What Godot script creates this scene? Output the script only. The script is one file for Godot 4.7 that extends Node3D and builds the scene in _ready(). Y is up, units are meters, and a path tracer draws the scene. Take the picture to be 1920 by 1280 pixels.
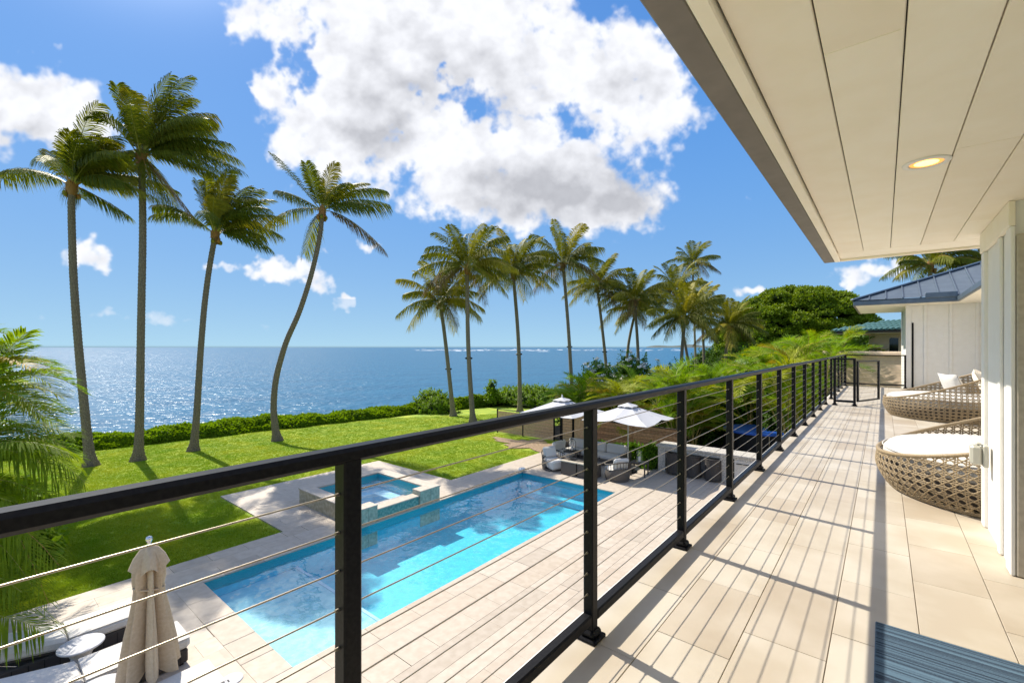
extends Node3D
# Balcony over a pool and the sea. y is up, metres; ground is y = 0, the balcony runs along -z, the house lies towards +x.

const CA := 0.77448
const SA := 0.63260
const FL := 853.4
const EYE := 5.0
const FLOOR := 3.66
const SOF := 5.86
const SEA := -1.5
const RIGHT := Vector3(0.77448, 0, -0.63260)
const AHEAD := Vector3(-0.63260, 0, -0.77448)

var rng := RandomNumberGenerator.new()
var used := {}
var M := {}
var cache := {}


class MB:
	var v := PackedVector3Array()
	var n := PackedVector3Array()
	var t := PackedVector2Array()
	var ix := PackedInt32Array()

	func tri(a: Vector3, b: Vector3, c: Vector3) -> void:
		var m := (c - a).cross(b - a).normalized()
		var k := v.size()
		v.append(a); v.append(b); v.append(c)
		n.append(m); n.append(m); n.append(m)
		t.append(Vector2.ZERO); t.append(Vector2.RIGHT); t.append(Vector2.ONE)
		ix.append(k); ix.append(k + 1); ix.append(k + 2)

	func quad(a: Vector3, b: Vector3, c: Vector3, d: Vector3) -> void:
		var m := (c - a).cross(b - d).normalized()
		var k := v.size()
		v.append(a); v.append(b); v.append(c); v.append(d)
		for i in 4:
			n.append(m)
		t.append(Vector2(0, 0)); t.append(Vector2(1, 0)); t.append(Vector2(1, 1)); t.append(Vector2(0, 1))
		for i in [0, 1, 2, 0, 2, 3]:
			ix.append(k + i)

	func face(p: Array, out: Vector3) -> void:
		var m: Vector3 = (p[2] - p[0]).cross(p[1] - p[0])
		if m.dot(out) < 0:
			p.reverse()
		if p.size() == 3:
			tri(p[0], p[1], p[2])
		else:
			for i in range(1, p.size() - 1):
				tri(p[0], p[i], p[i + 1])

	func box(c: Vector3, s: Vector3, b := Basis(), bev := 0.0) -> void:
		var h := s * 0.5
		if bev <= 0.0:
			for ax in 3:
				for sg in [-1.0, 1.0]:
					var o := Vector3.ZERO
					o[ax] = sg
					var e := Vector3.ZERO
					e[(ax + 1) % 3] = h[(ax + 1) % 3]
					var f := Vector3.ZERO
					f[(ax + 2) % 3] = h[(ax + 2) % 3]
					var q := o * h
					face([c + b * (q - e - f), c + b * (q + e - f), c + b * (q + e + f), c + b * (q - e + f)], b * o)
			return
		bev = minf(bev, minf(h.x, minf(h.y, h.z)) * 0.9)
		for ax in 3:
			var a1 := (ax + 1) % 3
			var a2 := (ax + 2) % 3
			for sg in [-1.0, 1.0]:
				var o := Vector3.ZERO
				o[ax] = sg
				var q := o * h
				var e := Vector3.ZERO
				e[a1] = h[a1] - bev
				var f := Vector3.ZERO
				f[a2] = h[a2] - bev
				face([c + b * (q - e - f), c + b * (q + e - f), c + b * (q + e + f), c + b * (q - e + f)], b * o)
			for s1 in [-1.0, 1.0]:
				for s2 in [-1.0, 1.0]:
					var p := []
					for k in [[0, -1], [0, 1], [1, 1], [1, -1]]:
						var w := Vector3.ZERO
						w[ax] = k[1] * (h[ax] - bev)
						w[a1] = s1 * (h[a1] - (0.0 if k[0] == 0 else bev))
						w[a2] = s2 * (h[a2] - (bev if k[0] == 0 else 0.0))
						p.append(c + b * w)
					var o := Vector3.ZERO
					o[a1] = s1
					o[a2] = s2
					face(p, b * o)
		for sx in [-1.0, 1.0]:
			for sy in [-1.0, 1.0]:
				for sz in [-1.0, 1.0]:
					var s3 := Vector3(sx, sy, sz)
					face([c + b * (s3 * (h - Vector3(0, bev, bev))), c + b * (s3 * (h - Vector3(bev, 0, bev))), c + b * (s3 * (h - Vector3(bev, bev, 0)))], b * s3)

	func span(a: Vector3, b: Vector3, bev := 0.0) -> void:
		box((a + b) * 0.5, (b - a).abs(), Basis(), bev)

	func bar(a: Vector3, b: Vector3, w: float, h: float, up := Vector3.UP, bev := 0.0) -> void:
		var z := (b - a).normalized()
		var x := up.cross(z).normalized()
		box((a + b) * 0.5, Vector3(w, h, a.distance_to(b)), Basis(x, z.cross(x), z), bev)

	func tube(p: Array, r: Array, sides := 8, cap := true) -> void:
		var k0 := v.size()
		var nn := Vector3.ZERO
		var along := 0.0
		for i in p.size():
			var tg: Vector3 = (p[mini(i + 1, p.size() - 1)] - p[maxi(i - 1, 0)]).normalized()
			if nn == Vector3.ZERO:
				nn = tg.cross(Vector3.UP if absf(tg.y) < 0.9 else Vector3.RIGHT).normalized()
			nn = (nn - tg * nn.dot(tg)).normalized()
			var bb := tg.cross(nn)
			if i > 0:
				along += p[i].distance_to(p[i - 1])
			for k in sides + 1:
				var a := TAU * k / sides
				var d := nn * cos(a) + bb * sin(a)
				v.append(p[i] + d * r[i])
				n.append(d)
				t.append(Vector2(float(k) / sides, along))
		for i in p.size() - 1:
			for k in sides:
				var a := k0 + i * (sides + 1) + k
				var d := a + sides + 1
				ix.append(a); ix.append(d + 1); ix.append(a + 1)
				ix.append(a); ix.append(d); ix.append(d + 1)
		if cap:
			for e in [0, p.size() - 1]:
				var ring := []
				for k in sides:
					ring.append(v[k0 + e * (sides + 1) + k])
				face(ring, (p[0] - p[1]) if e == 0 else (p[e] - p[e - 1]))

	func rod(a: Vector3, b: Vector3, r: float, sides := 8) -> void:
		tube([a, b], [r, r], sides)

	# profile: Array of Vector2(radius, height), from the bottom up; sx, sz squash it
	func lathe(pr: Array, seg: int, c := Vector3.ZERO, fold := 0.0, folds := 0, ph := 0.0) -> void:
		var k0 := v.size()
		for i in pr.size():
			for k in seg + 1:
				var a := TAU * k / seg
				var r: float = pr[i].x
				if folds > 0:
					r *= 1.0 + fold * sin(a * folds + ph + 0.6 * sin(a * 2.0 + pr[i].y * 1.5))
				v.append(c + Vector3(cos(a) * r, pr[i].y, sin(a) * r))
				t.append(Vector2(float(k) / seg, pr[i].y))
				n.append(Vector3.ZERO)
		for i in pr.size() - 1:
			for k in seg:
				var a := k0 + i * (seg + 1) + k
				var d := a + seg + 1
				ix.append(a); ix.append(a + 1); ix.append(d + 1)
				ix.append(a); ix.append(d + 1); ix.append(d)
		smooth(k0)
		for i in pr.size():
			var a := k0 + i * (seg + 1)
			var s := (n[a] + n[a + seg]).normalized()
			n[a] = s
			n[a + seg] = s

	func smooth(k0 := 0) -> void:
		for i in range(k0, n.size()):
			n[i] = Vector3.ZERO
		for i in range(0, ix.size(), 3):
			var a := ix[i]
			if a < k0:
				continue
			var b := ix[i + 1]
			var c := ix[i + 2]
			var m := (v[c] - v[a]).cross(v[b] - v[a])
			n[a] += m
			n[b] += m
			n[c] += m
		for i in range(k0, n.size()):
			n[i] = n[i].normalized()

	# smooth shading across faces that were added one by one
	func smooth_by_place() -> void:
		var at := {}
		for i in v.size():
			var key := Vector2(snappedf(v[i].x, 0.01), snappedf(v[i].z, 0.01))
			at[key] = at.get(key, Vector3.ZERO) + n[i]
		for i in v.size():
			n[i] = at[Vector2(snappedf(v[i].x, 0.01), snappedf(v[i].z, 0.01))].normalized()

	# a grid of points, rows of equal length, smooth
	func grid(g: Array) -> void:
		var k0 := v.size()
		var w: int = g[0].size()
		for j in g.size():
			for i in w:
				v.append(g[j][i])
				n.append(Vector3.ZERO)
				t.append(Vector2(float(i) / (w - 1), float(j) / (g.size() - 1)))
		for j in g.size() - 1:
			for i in w - 1:
				var a := k0 + j * w + i
				ix.append(a); ix.append(a + 1); ix.append(a + w + 1)
				ix.append(a); ix.append(a + w + 1); ix.append(a + w)
		smooth(k0)

	func arrays() -> Array:
		var a := []
		a.resize(Mesh.ARRAY_MAX)
		a[Mesh.ARRAY_VERTEX] = v
		a[Mesh.ARRAY_NORMAL] = n
		a[Mesh.ARRAY_TEX_UV] = t
		a[Mesh.ARRAY_INDEX] = ix
		return a

	func mesh() -> ArrayMesh:
		var m := ArrayMesh.new()
		m.add_surface_from_arrays(Mesh.PRIMITIVE_TRIANGLES, arrays())
		return m


func two(a: MB, b: MB, ma: Material, mb: Material) -> ArrayMesh:
	var m := ArrayMesh.new()
	for p in [[a, ma], [b, mb]]:
		if p[0].v.size():
			m.add_surface_from_arrays(Mesh.PRIMITIVE_TRIANGLES, p[0].arrays())
			m.surface_set_material(m.get_surface_count() - 1, p[1])
	return m


func numbered(called: String) -> String:
	var k: int = used.get(called, 0)
	used[called] = k + 1
	return called if k == 0 else "%s_%03d" % [called, k]


func thing(called: String, label: String, category: String, at := Vector3.ZERO, turn := 0.0, group := "") -> Node3D:
	var o := Node3D.new()
	o.name = numbered(called)
	add_child(o)
	o.position = at
	o.rotation.y = turn
	tag(o, label, category, group)
	return o


func tag(o: Node, label: String, category: String, group := "") -> void:
	o.set_meta("label", label)
	o.set_meta("category", category)
	if group:
		o.set_meta("group", group)


func obj(called: String, mesh: Mesh, mat: Material, parent: Node = null, at := Vector3.ZERO, basis := Basis()) -> MeshInstance3D:
	var o := MeshInstance3D.new()
	o.name = called if parent else numbered(called)
	o.mesh = mesh
	if mat:
		o.material_override = mat
	o.transform = Transform3D(basis, at)
	(parent if parent else self).add_child(o, true)
	return o


func struct(called: String, mesh: Mesh, mat: Material) -> MeshInstance3D:
	var o := obj(called, mesh, mat)
	o.set_meta("kind", "structure")
	return o


func bx(a: Vector3, b: Vector3, bev := 0.004) -> ArrayMesh:
	var m := MB.new()
	m.span(a, b, bev)
	return m.mesh()


# a box mesh of that size centred at the origin, shared between alike pieces
func piece(s: Vector3, bev := 0.004) -> ArrayMesh:
	var key := "%.4f,%.4f,%.4f,%.4f" % [s.x, s.y, s.z, bev]
	if not cache.has(key):
		var m := MB.new()
		m.box(Vector3.ZERO, s, Basis(), bev)
		cache[key] = m.mesh()
	return cache[key]


func multi(called: String, mesh: Mesh, mat: Material, places: Array, parent: Node = null) -> MultiMeshInstance3D:
	var mm := MultiMesh.new()
	mm.transform_format = MultiMesh.TRANSFORM_3D
	mm.mesh = mesh
	mm.instance_count = places.size()
	var buf := PackedFloat32Array()
	buf.resize(places.size() * 12)
	var k := 0
	for p: Transform3D in places:
		var b := p.basis
		var o := p.origin
		buf[k] = b.x.x; buf[k + 1] = b.y.x; buf[k + 2] = b.z.x; buf[k + 3] = o.x
		buf[k + 4] = b.x.y; buf[k + 5] = b.y.y; buf[k + 6] = b.z.y; buf[k + 7] = o.y
		buf[k + 8] = b.x.z; buf[k + 9] = b.y.z; buf[k + 10] = b.z.z; buf[k + 11] = o.z
		k += 12
	mm.buffer = buf
	var o := MultiMeshInstance3D.new()
	o.name = called if parent else numbered(called)
	o.multimesh = mm
	o.material_override = mat
	o.set_meta("kind", "stuff")
	(parent if parent else self).add_child(o, true)
	return o


# a point at that place of the photograph (1920 wide) and that many metres ahead
func P(px: float, py: float, d: float) -> Vector3:
	var u := (px - 960.0) / FL * d
	return Vector3(0, EYE - (py - 651.0) / FL * d, 0) + RIGHT * u + AHEAD * d


func ground(px: float, d: float, y := 0.0) -> Vector3:
	var p := P(px, 651, d)
	p.y = y
	return p


func lin(r: float, g: float, b: float) -> Color:
	return Color(r, g, b).linear_to_srgb()


func noise_tex(seed_: int, freq: float, oct: int, a: Color, b: Color, size := 512, normal := false, kind := FastNoiseLite.TYPE_SIMPLEX_SMOOTH, lo := 0.2, hi := 0.8) -> NoiseTexture2D:
	var f := FastNoiseLite.new()
	f.seed = seed_
	f.noise_type = kind
	f.frequency = freq
	f.fractal_octaves = oct
	f.fractal_type = FastNoiseLite.FRACTAL_FBM
	var t := NoiseTexture2D.new()
	t.width = size
	t.height = size
	t.seamless = true
	t.seamless_blend_skirt = 0.2
	t.generate_mipmaps = false
	if normal:
		t.as_normal_map = true
		t.bump_strength = 6.0
	else:
		var g := Gradient.new()
		g.offsets = PackedFloat32Array([lo, hi])
		g.colors = PackedColorArray([a, b])
		t.color_ramp = g
	t.noise = f
	return t


# a: darkest and b: lightest base colour (linear); tile: metres covered by one repeat of the texture
func mat(key: String, a: Color, b: Color, rough: float, tile := 1.0, freq := 0.012, oct := 5, bump := 0.0, world := true) -> StandardMaterial3D:
	var m := StandardMaterial3D.new()
	m.resource_name = key
	m.albedo_texture = noise_tex(hash(key) % 1000, freq, oct, a.linear_to_srgb(), b.linear_to_srgb())
	m.roughness = rough
	m.uv1_triplanar = true
	m.uv1_world_triplanar = world
	m.uv1_scale = Vector3.ONE / tile
	if bump > 0.0:
		m.heightmap_enabled = true
		m.heightmap_texture = grain
		m.heightmap_scale = bump
	M[key] = m
	return m


var grain: NoiseTexture2D
var lawn_noise := FastNoiseLite.new()


func flat(key: String, c: Color, rough: float, metal := 0.0) -> StandardMaterial3D:
	var m := StandardMaterial3D.new()
	m.resource_name = key
	m.albedo_color = c.linear_to_srgb()
	m.roughness = rough
	m.metallic = metal
	M[key] = m
	return m


func tinted(m: StandardMaterial3D, k: float, key: String, warm := 1.0) -> StandardMaterial3D:
	var d: StandardMaterial3D = m.duplicate()
	d.albedo_color = Color(k * warm, k, k / warm).linear_to_srgb()
	d.resource_name = key
	M[key] = d
	return d


func leafy(key: String, c: Color, through := 0.95, rough := 0.55) -> StandardMaterial3D:
	var m := StandardMaterial3D.new()
	m.resource_name = key
	m.albedo_texture = leaf_mottle
	m.albedo_color = c.linear_to_srgb()
	m.uv1_triplanar = true
	m.uv1_world_triplanar = true
	m.uv1_scale = Vector3.ONE * 0.4
	m.roughness = rough
	m.metallic_specular = 0.3
	m.backlight_enabled = true
	m.backlight = Color(through, through * 0.98, through * 0.4)
	m.cull_mode = BaseMaterial3D.CULL_DISABLED
	M[key] = m
	return m


var leaf_mottle: NoiseTexture2D


func materials() -> void:
	grain = noise_tex(5, 0.03, 5, Color.BLACK, Color.WHITE, 512)
	leaf_mottle = noise_tex(8, 0.02, 4, Color(0.72, 0.75, 0.7), Color(1, 1, 1), 512)
	mat("travertine", Color(0.43, 0.365, 0.295), Color(0.49, 0.425, 0.352), 0.65, 1.9, 0.016, 7, 0.03)
	tinted(M.travertine, 0.90, "travertine_dull")
	tinted(M.travertine, 0.95, "travertine_warm", 1.02)
	tinted(M.travertine, 1.05, "travertine_pale", 0.99)
	mat("floor_tile", Color(0.425, 0.365, 0.282), Color(0.50, 0.448, 0.37), 0.5, 1.9, 0.006, 5, 0.01)
	tinted(M.floor_tile, 0.89, "floor_tile_tan", 1.025)
	tinted(M.floor_tile, 0.95, "floor_tile_mid", 1.0)
	tinted(M.floor_tile, 1.05, "floor_tile_pale", 0.985)
	mat("grout", Color(0.42, 0.34, 0.24), Color(0.5, 0.42, 0.32), 0.9, 0.8)
	mat("stone_grout", Color(0.38, 0.315, 0.25), Color(0.45, 0.385, 0.315), 0.9, 0.8)
	mat("white_paint", Color(0.795, 0.775, 0.73), Color(0.82, 0.805, 0.765), 0.5, 1.2, 0.01, 4, 0.006)
	mat("cream_paint", Color(0.885, 0.80, 0.66), Color(0.91, 0.835, 0.71), 0.6, 1.4, 0.01, 5, 0.015)
	tinted(M.cream_paint, 0.97, "cream_paint_warm", 1.01)
	tinted(M.cream_paint, 1.03, "cream_paint_pale", 0.99)
	mat("casing_paint", Color(0.42, 0.37, 0.29), Color(0.5, 0.45, 0.36), 0.6, 0.6, 0.02, 5, 0.06)
	mat("fascia_paint", Color(0.15, 0.132, 0.118), Color(0.19, 0.168, 0.152), 0.45, 1.0, 0.01, 4, 0.02)
	mat("roof_metal", Color(0.10, 0.135, 0.175), Color(0.135, 0.175, 0.22), 0.35, 2.0, 0.01, 4)
	M.roof_metal.metallic = 0.4
	mat("black_metal", Color(0.010, 0.010, 0.012), Color(0.016, 0.016, 0.018), 0.36, 0.25, 0.03, 5, 0.01)
	M.black_metal.metallic_specular = 0.22
	flat("steel", Color(0.42, 0.375, 0.31), 0.4, 1.0)
	flat("chrome", Color(0.7, 0.7, 0.7), 0.15, 1.0)
	flat("dark_glass", Color(0.012, 0.014, 0.017), 0.06)
	mat("cushion_white", Color(0.56, 0.54, 0.51), Color(0.62, 0.60, 0.565), 0.9, 0.5, 0.03, 5, 0.12)
	M.cushion_white.rim_enabled = true
	M.cushion_white.rim = 0.25
	mat("cushion_beige", Color(0.55, 0.52, 0.475), Color(0.62, 0.59, 0.545), 0.95, 0.4, 0.03, 5, 0.12)
	mat("canvas_tan", Color(0.50, 0.385, 0.26), Color(0.58, 0.465, 0.33), 0.9, 0.6, 0.02, 5, 0.15)
	M.canvas_tan.backlight_enabled = true
	M.canvas_tan.backlight = Color(0.25, 0.2, 0.14)
	mat("canvas_grey", Color(0.49, 0.495, 0.52), Color(0.54, 0.545, 0.57), 0.9, 0.6, 0.02, 5, 0.1)
	mat("wicker_tan", Color(0.19, 0.135, 0.072), Color(0.40, 0.305, 0.18), 0.55, 0.18, 0.03, 4, 0.0)
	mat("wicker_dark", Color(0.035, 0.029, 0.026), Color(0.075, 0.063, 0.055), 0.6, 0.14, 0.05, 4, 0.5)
	mat("wicker_brown", Color(0.075, 0.062, 0.052), Color(0.13, 0.112, 0.095), 0.6, 0.14, 0.05, 4, 0.5)
	mat("fence_wood", Color(0.40, 0.19, 0.09), Color(0.56, 0.30, 0.155), 0.7, 1.5, 0.02, 5, 0.08)
	tinted(M.fence_wood, 0.82, "fence_wood_dark")
	tinted(M.fence_wood, 1.15, "fence_wood_pale")
	mat("screen_wood", Color(0.58, 0.35, 0.18), Color(0.70, 0.46, 0.26), 0.7, 1.5, 0.02, 5, 0.08)
	tinted(M.screen_wood, 0.85, "screen_wood_dark")
	mat("counter_stone", Color(0.34, 0.32, 0.29), Color(0.56, 0.53, 0.48), 0.6, 0.9, 0.02, 6, 0.1)
	mat("spa_stone", Color(0.22, 0.26, 0.21), Color(0.42, 0.42, 0.34), 0.5, 0.9, 0.012, 6, 0.1)
	mat("spa_wet_stone", Color(0.06, 0.17, 0.165), Color(0.20, 0.33, 0.29), 0.25, 0.8, 0.012, 6, 0.1)
	mat("spa_side", Color(0.33, 0.27, 0.17), Color(0.5, 0.43, 0.3), 0.6, 1.1, 0.012, 6, 0.1)
	mat("pool_plaster", Color(0.0, 0.42, 0.60), Color(0.01, 0.52, 0.70), 0.6, 1.6, 0.012, 5)
	mat("shelf_plaster", Color(0.16, 0.52, 0.64), Color(0.26, 0.62, 0.72), 0.6, 1.6, 0.012, 5)
	mat("bench_plaster", Color(0.22, 0.5, 0.68), Color(0.3, 0.58, 0.74), 0.6, 1.6, 0.012, 5)
	mat("pool_tile", Color(0.01, 0.28, 0.37), Color(0.04, 0.38, 0.48), 0.2, 0.5, 0.03, 4)
	mat("trunk_bark", Color(0.105, 0.08, 0.058), Color(0.30, 0.24, 0.18), 0.9, 0.7, 0.02, 6, 0.8)
	mat("far_bark", Color(0.15, 0.12, 0.085), Color(0.30, 0.25, 0.175), 0.9, 0.9, 0.02, 5, 0.5)
	mat("cane_bark", Color(0.22, 0.17, 0.04), Color(0.36, 0.30, 0.09), 0.7, 0.5, 0.02, 4, 0.1)
	mat("limb_bark", Color(0.06, 0.05, 0.04), Color(0.14, 0.12, 0.095), 0.9, 1.0, 0.02, 5, 0.5)
	flat("rachis_green", Color(0.32, 0.31, 0.06), 0.5)
	flat("rachis_orange", Color(0.40, 0.22, 0.05), 0.5)
	flat("husk", Color(0.30, 0.15, 0.045), 0.85)
	leafy("palm_dark", Color(0.18, 0.215, 0.028), 0.95)
	leafy("palm_mid", Color(0.27, 0.29, 0.034), 0.95)
	leafy("palm_light", Color(0.38, 0.335, 0.045), 0.7)
	leafy("palm_dead", Color(0.26, 0.17, 0.065), 0.6)
	leafy("near_green", Color(0.28, 0.40, 0.03), 1.1)
	leafy("shore_mid", Color(0.33, 0.315, 0.035), 0.85)
	leafy("shore_dark", Color(0.21, 0.225, 0.03), 0.85)
	leafy("shore_light", Color(0.46, 0.39, 0.05), 0.8)
	leafy("areca_green", Color(0.26, 0.43, 0.024))
	leafy("areca_yellow", Color(0.44, 0.48, 0.03))
	leafy("areca_gold", Color(0.52, 0.37, 0.05))
	leafy("areca_deep", Color(0.16, 0.32, 0.022))
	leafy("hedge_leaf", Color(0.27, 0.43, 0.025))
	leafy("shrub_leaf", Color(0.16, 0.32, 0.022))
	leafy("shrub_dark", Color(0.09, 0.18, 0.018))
	leafy("tree_leaf", Color(0.25, 0.35, 0.016), 0.9)
	leafy("grass_blade", Color(1, 1, 1), 0.8, 0.7)
	M.grass_blade.albedo_texture = noise_tex(61, 0.006, 6, lin(0.18, 0.34, 0.010), lin(0.47, 0.49, 0.04), 512)
	M.grass_blade.uv1_scale = Vector3.ONE / 9.0
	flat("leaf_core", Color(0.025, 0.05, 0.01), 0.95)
	flat("petal", Color(0.8, 0.79, 0.72), 0.6)
	mat("turf", Color(0.17, 0.28, 0.008), Color(0.34, 0.40, 0.02), 0.9, 9.0, 0.012, 7, 0.8)
	mat("soil", Color(0.02, 0.015, 0.01), Color(0.075, 0.055, 0.035), 0.95, 1.5, 0.02, 6, 2.0)
	mat("bare_earth", Color(0.22, 0.15, 0.09), Color(0.36, 0.26, 0.17), 0.95, 1.5, 0.02, 6, 1.0)
	mat("sea_wall", Color(0.10, 0.095, 0.09), Color(0.2, 0.19, 0.17), 0.9, 1.5, 0.02, 6, 1.0)
	mat("neighbour_wall", Color(0.72, 0.55, 0.40), Color(0.78, 0.62, 0.46), 0.8, 1.5, 0.02, 5, 0.1)
	mat("blue_wall", Color(0.10, 0.15, 0.22), Color(0.13, 0.19, 0.27), 0.7, 1.5, 0.02, 5)
	mat("roof_tile", Color(0.06, 0.165, 0.14), Color(0.15, 0.28, 0.24), 0.3, 0.6, 0.02, 5)
	mat("far_hill", Color(0.06, 0.08, 0.07), Color(0.10, 0.12, 0.11), 0.95, 60.0)
	flat("brown_trim", Color(0.06, 0.042, 0.03), 0.6)
	flat("plastic_grey", Color(0.42, 0.41, 0.35), 0.35)
	flat("plastic_white", Color(0.75, 0.75, 0.74), 0.35)
	flat("tarp_blue", Color(0.01, 0.09, 0.5), 0.4)
	flat("mesh_black", Color(0.008, 0.008, 0.009), 0.8)
	flat("foam", Color(0.75, 0.78, 0.8), 0.8)
	var w := StandardMaterial3D.new()
	w.resource_name = "pool_water"
	w.transparency = BaseMaterial3D.TRANSPARENCY_ALPHA
	w.albedo_color = Color(0.85, 0.97, 1.0, 0.03)
	w.roughness = 0.0
	w.heightmap_enabled = true
	w.heightmap_texture = noise_tex(77, 0.012, 3, Color.BLACK, Color.WHITE, 512, false, FastNoiseLite.TYPE_SIMPLEX_SMOOTH, 0.0, 1.0)
	w.heightmap_scale = 1.2
	w.uv1_triplanar = true
	w.uv1_world_triplanar = true
	w.uv1_scale = Vector3.ONE / 4.0
	M.pool_water = w
	var g := StandardMaterial3D.new()
	g.resource_name = "clear_glass"
	g.transparency = BaseMaterial3D.TRANSPARENCY_ALPHA
	g.albedo_color = Color(1, 1, 1, 0.05)
	g.roughness = 0.02
	M.clear_glass = g
	var s := StandardMaterial3D.new()
	s.resource_name = "sea_water"
	s.albedo_texture = noise_tex(31, 0.004, 4, lin(0.003, 0.085, 0.175), lin(0.008, 0.112, 0.215), 512)
	s.roughness = 0.29
	s.metallic_specular = 0.26
	s.heightmap_enabled = true
	s.heightmap_texture = noise_tex(91, 0.012, 6, Color.BLACK, Color.WHITE, 1024, false, FastNoiseLite.TYPE_SIMPLEX_SMOOTH, 0.0, 1.0)
	s.heightmap_scale = 25.0
	s.uv1_triplanar = true
	s.uv1_world_triplanar = true
	s.uv1_scale = Vector3.ONE / 23.0
	M.sea_water = s
	# rug: fine stripes across, of uneven blue yarns
	var im := Image.create(256, 512, false, Image.FORMAT_RGB8)
	var f := FastNoiseLite.new()
	f.seed = 4
	f.frequency = 0.11
	var f2 := FastNoiseLite.new()
	f2.seed = 9
	f2.frequency = 0.35
	for y in 512:
		var band := f.get_noise_2d(0, y * 0.5) * 1.1 + f2.get_noise_1d(y) * 0.5
		for x in 256:
			var k := band + f2.get_noise_2d(x * 0.9, y * 2.1) * 0.55
			var c := Color(0.006, 0.016, 0.036).lerp(Color(0.085, 0.15, 0.215), clampf(0.5 + k, 0, 1))
			im.set_pixel(x, y, c.linear_to_srgb())
	var r := StandardMaterial3D.new()
	r.resource_name = "rug_yarn"
	r.albedo_texture = ImageTexture.create_from_image(im)
	r.roughness = 0.95
	r.uv1_triplanar = true
	r.uv1_scale = Vector3(1.6, 1.6, 1.6)
	r.heightmap_enabled = true
	r.heightmap_texture = r.albedo_texture
	r.heightmap_scale = 0.4
	M.rug_yarn = r


const CLOUDS := [
	# centre x, y, radius x, y (photograph pixels at infinity), weight
	[650, 150, 125, 150, 1.0], [600, 250, 80, 75, 0.85], [720, 40, 150, 110, 1.0], [880, 40, 180, 120, 1.0], [1000, 130, 140, 110, 1.0],
	[1140, 150, 110, 105, 0.95], [1215, 150, 60, 80, 0.8], [760, 200, 110, 110, 1.0], [800, 300, 80, 80, 0.9], [880, 310, 100, 75, 0.9],
	[1000, 320, 150, 90, 1.05], [1110, 370, 110, 62, 1.0], [950, 385, 100, 42, 0.9], [1160, 260, 90, 70, 0.7], [660, 290, 70, 45, 0.7],
	[20, 180, 85, 70, 0.95], [95, 200, 85, 50, 0.95], [140, 235, 60, 45, 0.85], [-60, 200, 90, 80, 1.0],
	[490, 25, 55, 50, 0.8], [525, 65, 30, 35, 0.6], [500, 170, 28, 30, 0.75], [530, 508, 62, 17, 0.75], [585, 525, 36, 17, 0.7], [490, 497, 18, 9, 0.5],
	[170, 480, 34, 26, 0.75], [190, 492, 26, 16, 0.5], [685, 467, 27, 8, 0.6], [620, 462, 16, 6, 0.5], [643, 563, 20, 14, 0.6], [415, 504, 22, 5, 0.35],
	[190, 594, 40, 7, 0.4], [320, 598, 50, 9, 0.4], [40, 600, 60, 9, 0.35], [510, 614, 45, 8, 0.4], [355, 563, 25, 6, 0.4],
	[1403, 548, 28, 11, 0.75], [1640, 512, 58, 20, 0.8], [1300, 215, 38, 30, 0.6], [1290, 160, 26, 24, 0.45], [1690, 505, 30, 16, 0.6], [1385, 380, 20, 12, 0.3], [960, 598, 26, 6, 0.3],
]
const HOLES := [[860, 178, 42, 26, 0.9], [1050, 225, 60, 20, 0.6], [905, 215, 60, 22, 0.45], [735, 290, 25, 60, 0.5], [760, 330, 40, 30, 0.4], [560, 120, 26, 60, 0.8], [1180, 215, 60, 22, 0.35]]
const GREYS := [[850, 140, 130, 45, 0.35], [700, 240, 70, 60, 0.55], [780, 165, 70, 40, 0.4], [1040, 355, 150, 50, 0.8], [1150, 385, 90, 35, 0.7], [1180, 160, 60, 40, 0.25], [30, 250, 110, 30, 0.3], [690, 120, 60, 50, 0.25], [940, 190, 60, 40, 0.3]]


func sky_base(dir: Vector3, sun: Vector3) -> Color:
	var e := clampf(dir.y, 0.0, 1.0)
	var c := Color(0.30, 0.49, 0.62).lerp(Color(0.058, 0.225, 0.58), 1.0 - exp(-e * 5.4))
	c = c.lerp(Color(0.034, 0.15, 0.46), smoothstep(0.25, 0.95, e))
	var g := rad_to_deg(acos(clampf(dir.dot(sun), -1, 1)))
	var glow := 0.11 * exp(-g / 20.0) + 5.0 * exp(-g * g / 60.0)
	var side := 0.06 * exp(-g / 50.0)
	return Color(c.r + glow + side * 0.75, c.g + glow + side * 0.85, c.b + glow * 0.95 + side)


func blobs(list: Array, x: float, y: float) -> float:
	var s := 0.0
	for b in list:
		var dx: float = (x - b[0]) / b[2]
		if absf(dx) > 1.6:
			continue
		var dy: float = (y - b[1]) / b[3]
		var q := dx * dx + dy * dy
		if q < 2.4:
			s = maxf(s, b[4] * (1.0 - q / 2.4)) + minf(s, b[4] * (1.0 - q / 2.4)) * 0.25
	return s


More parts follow.
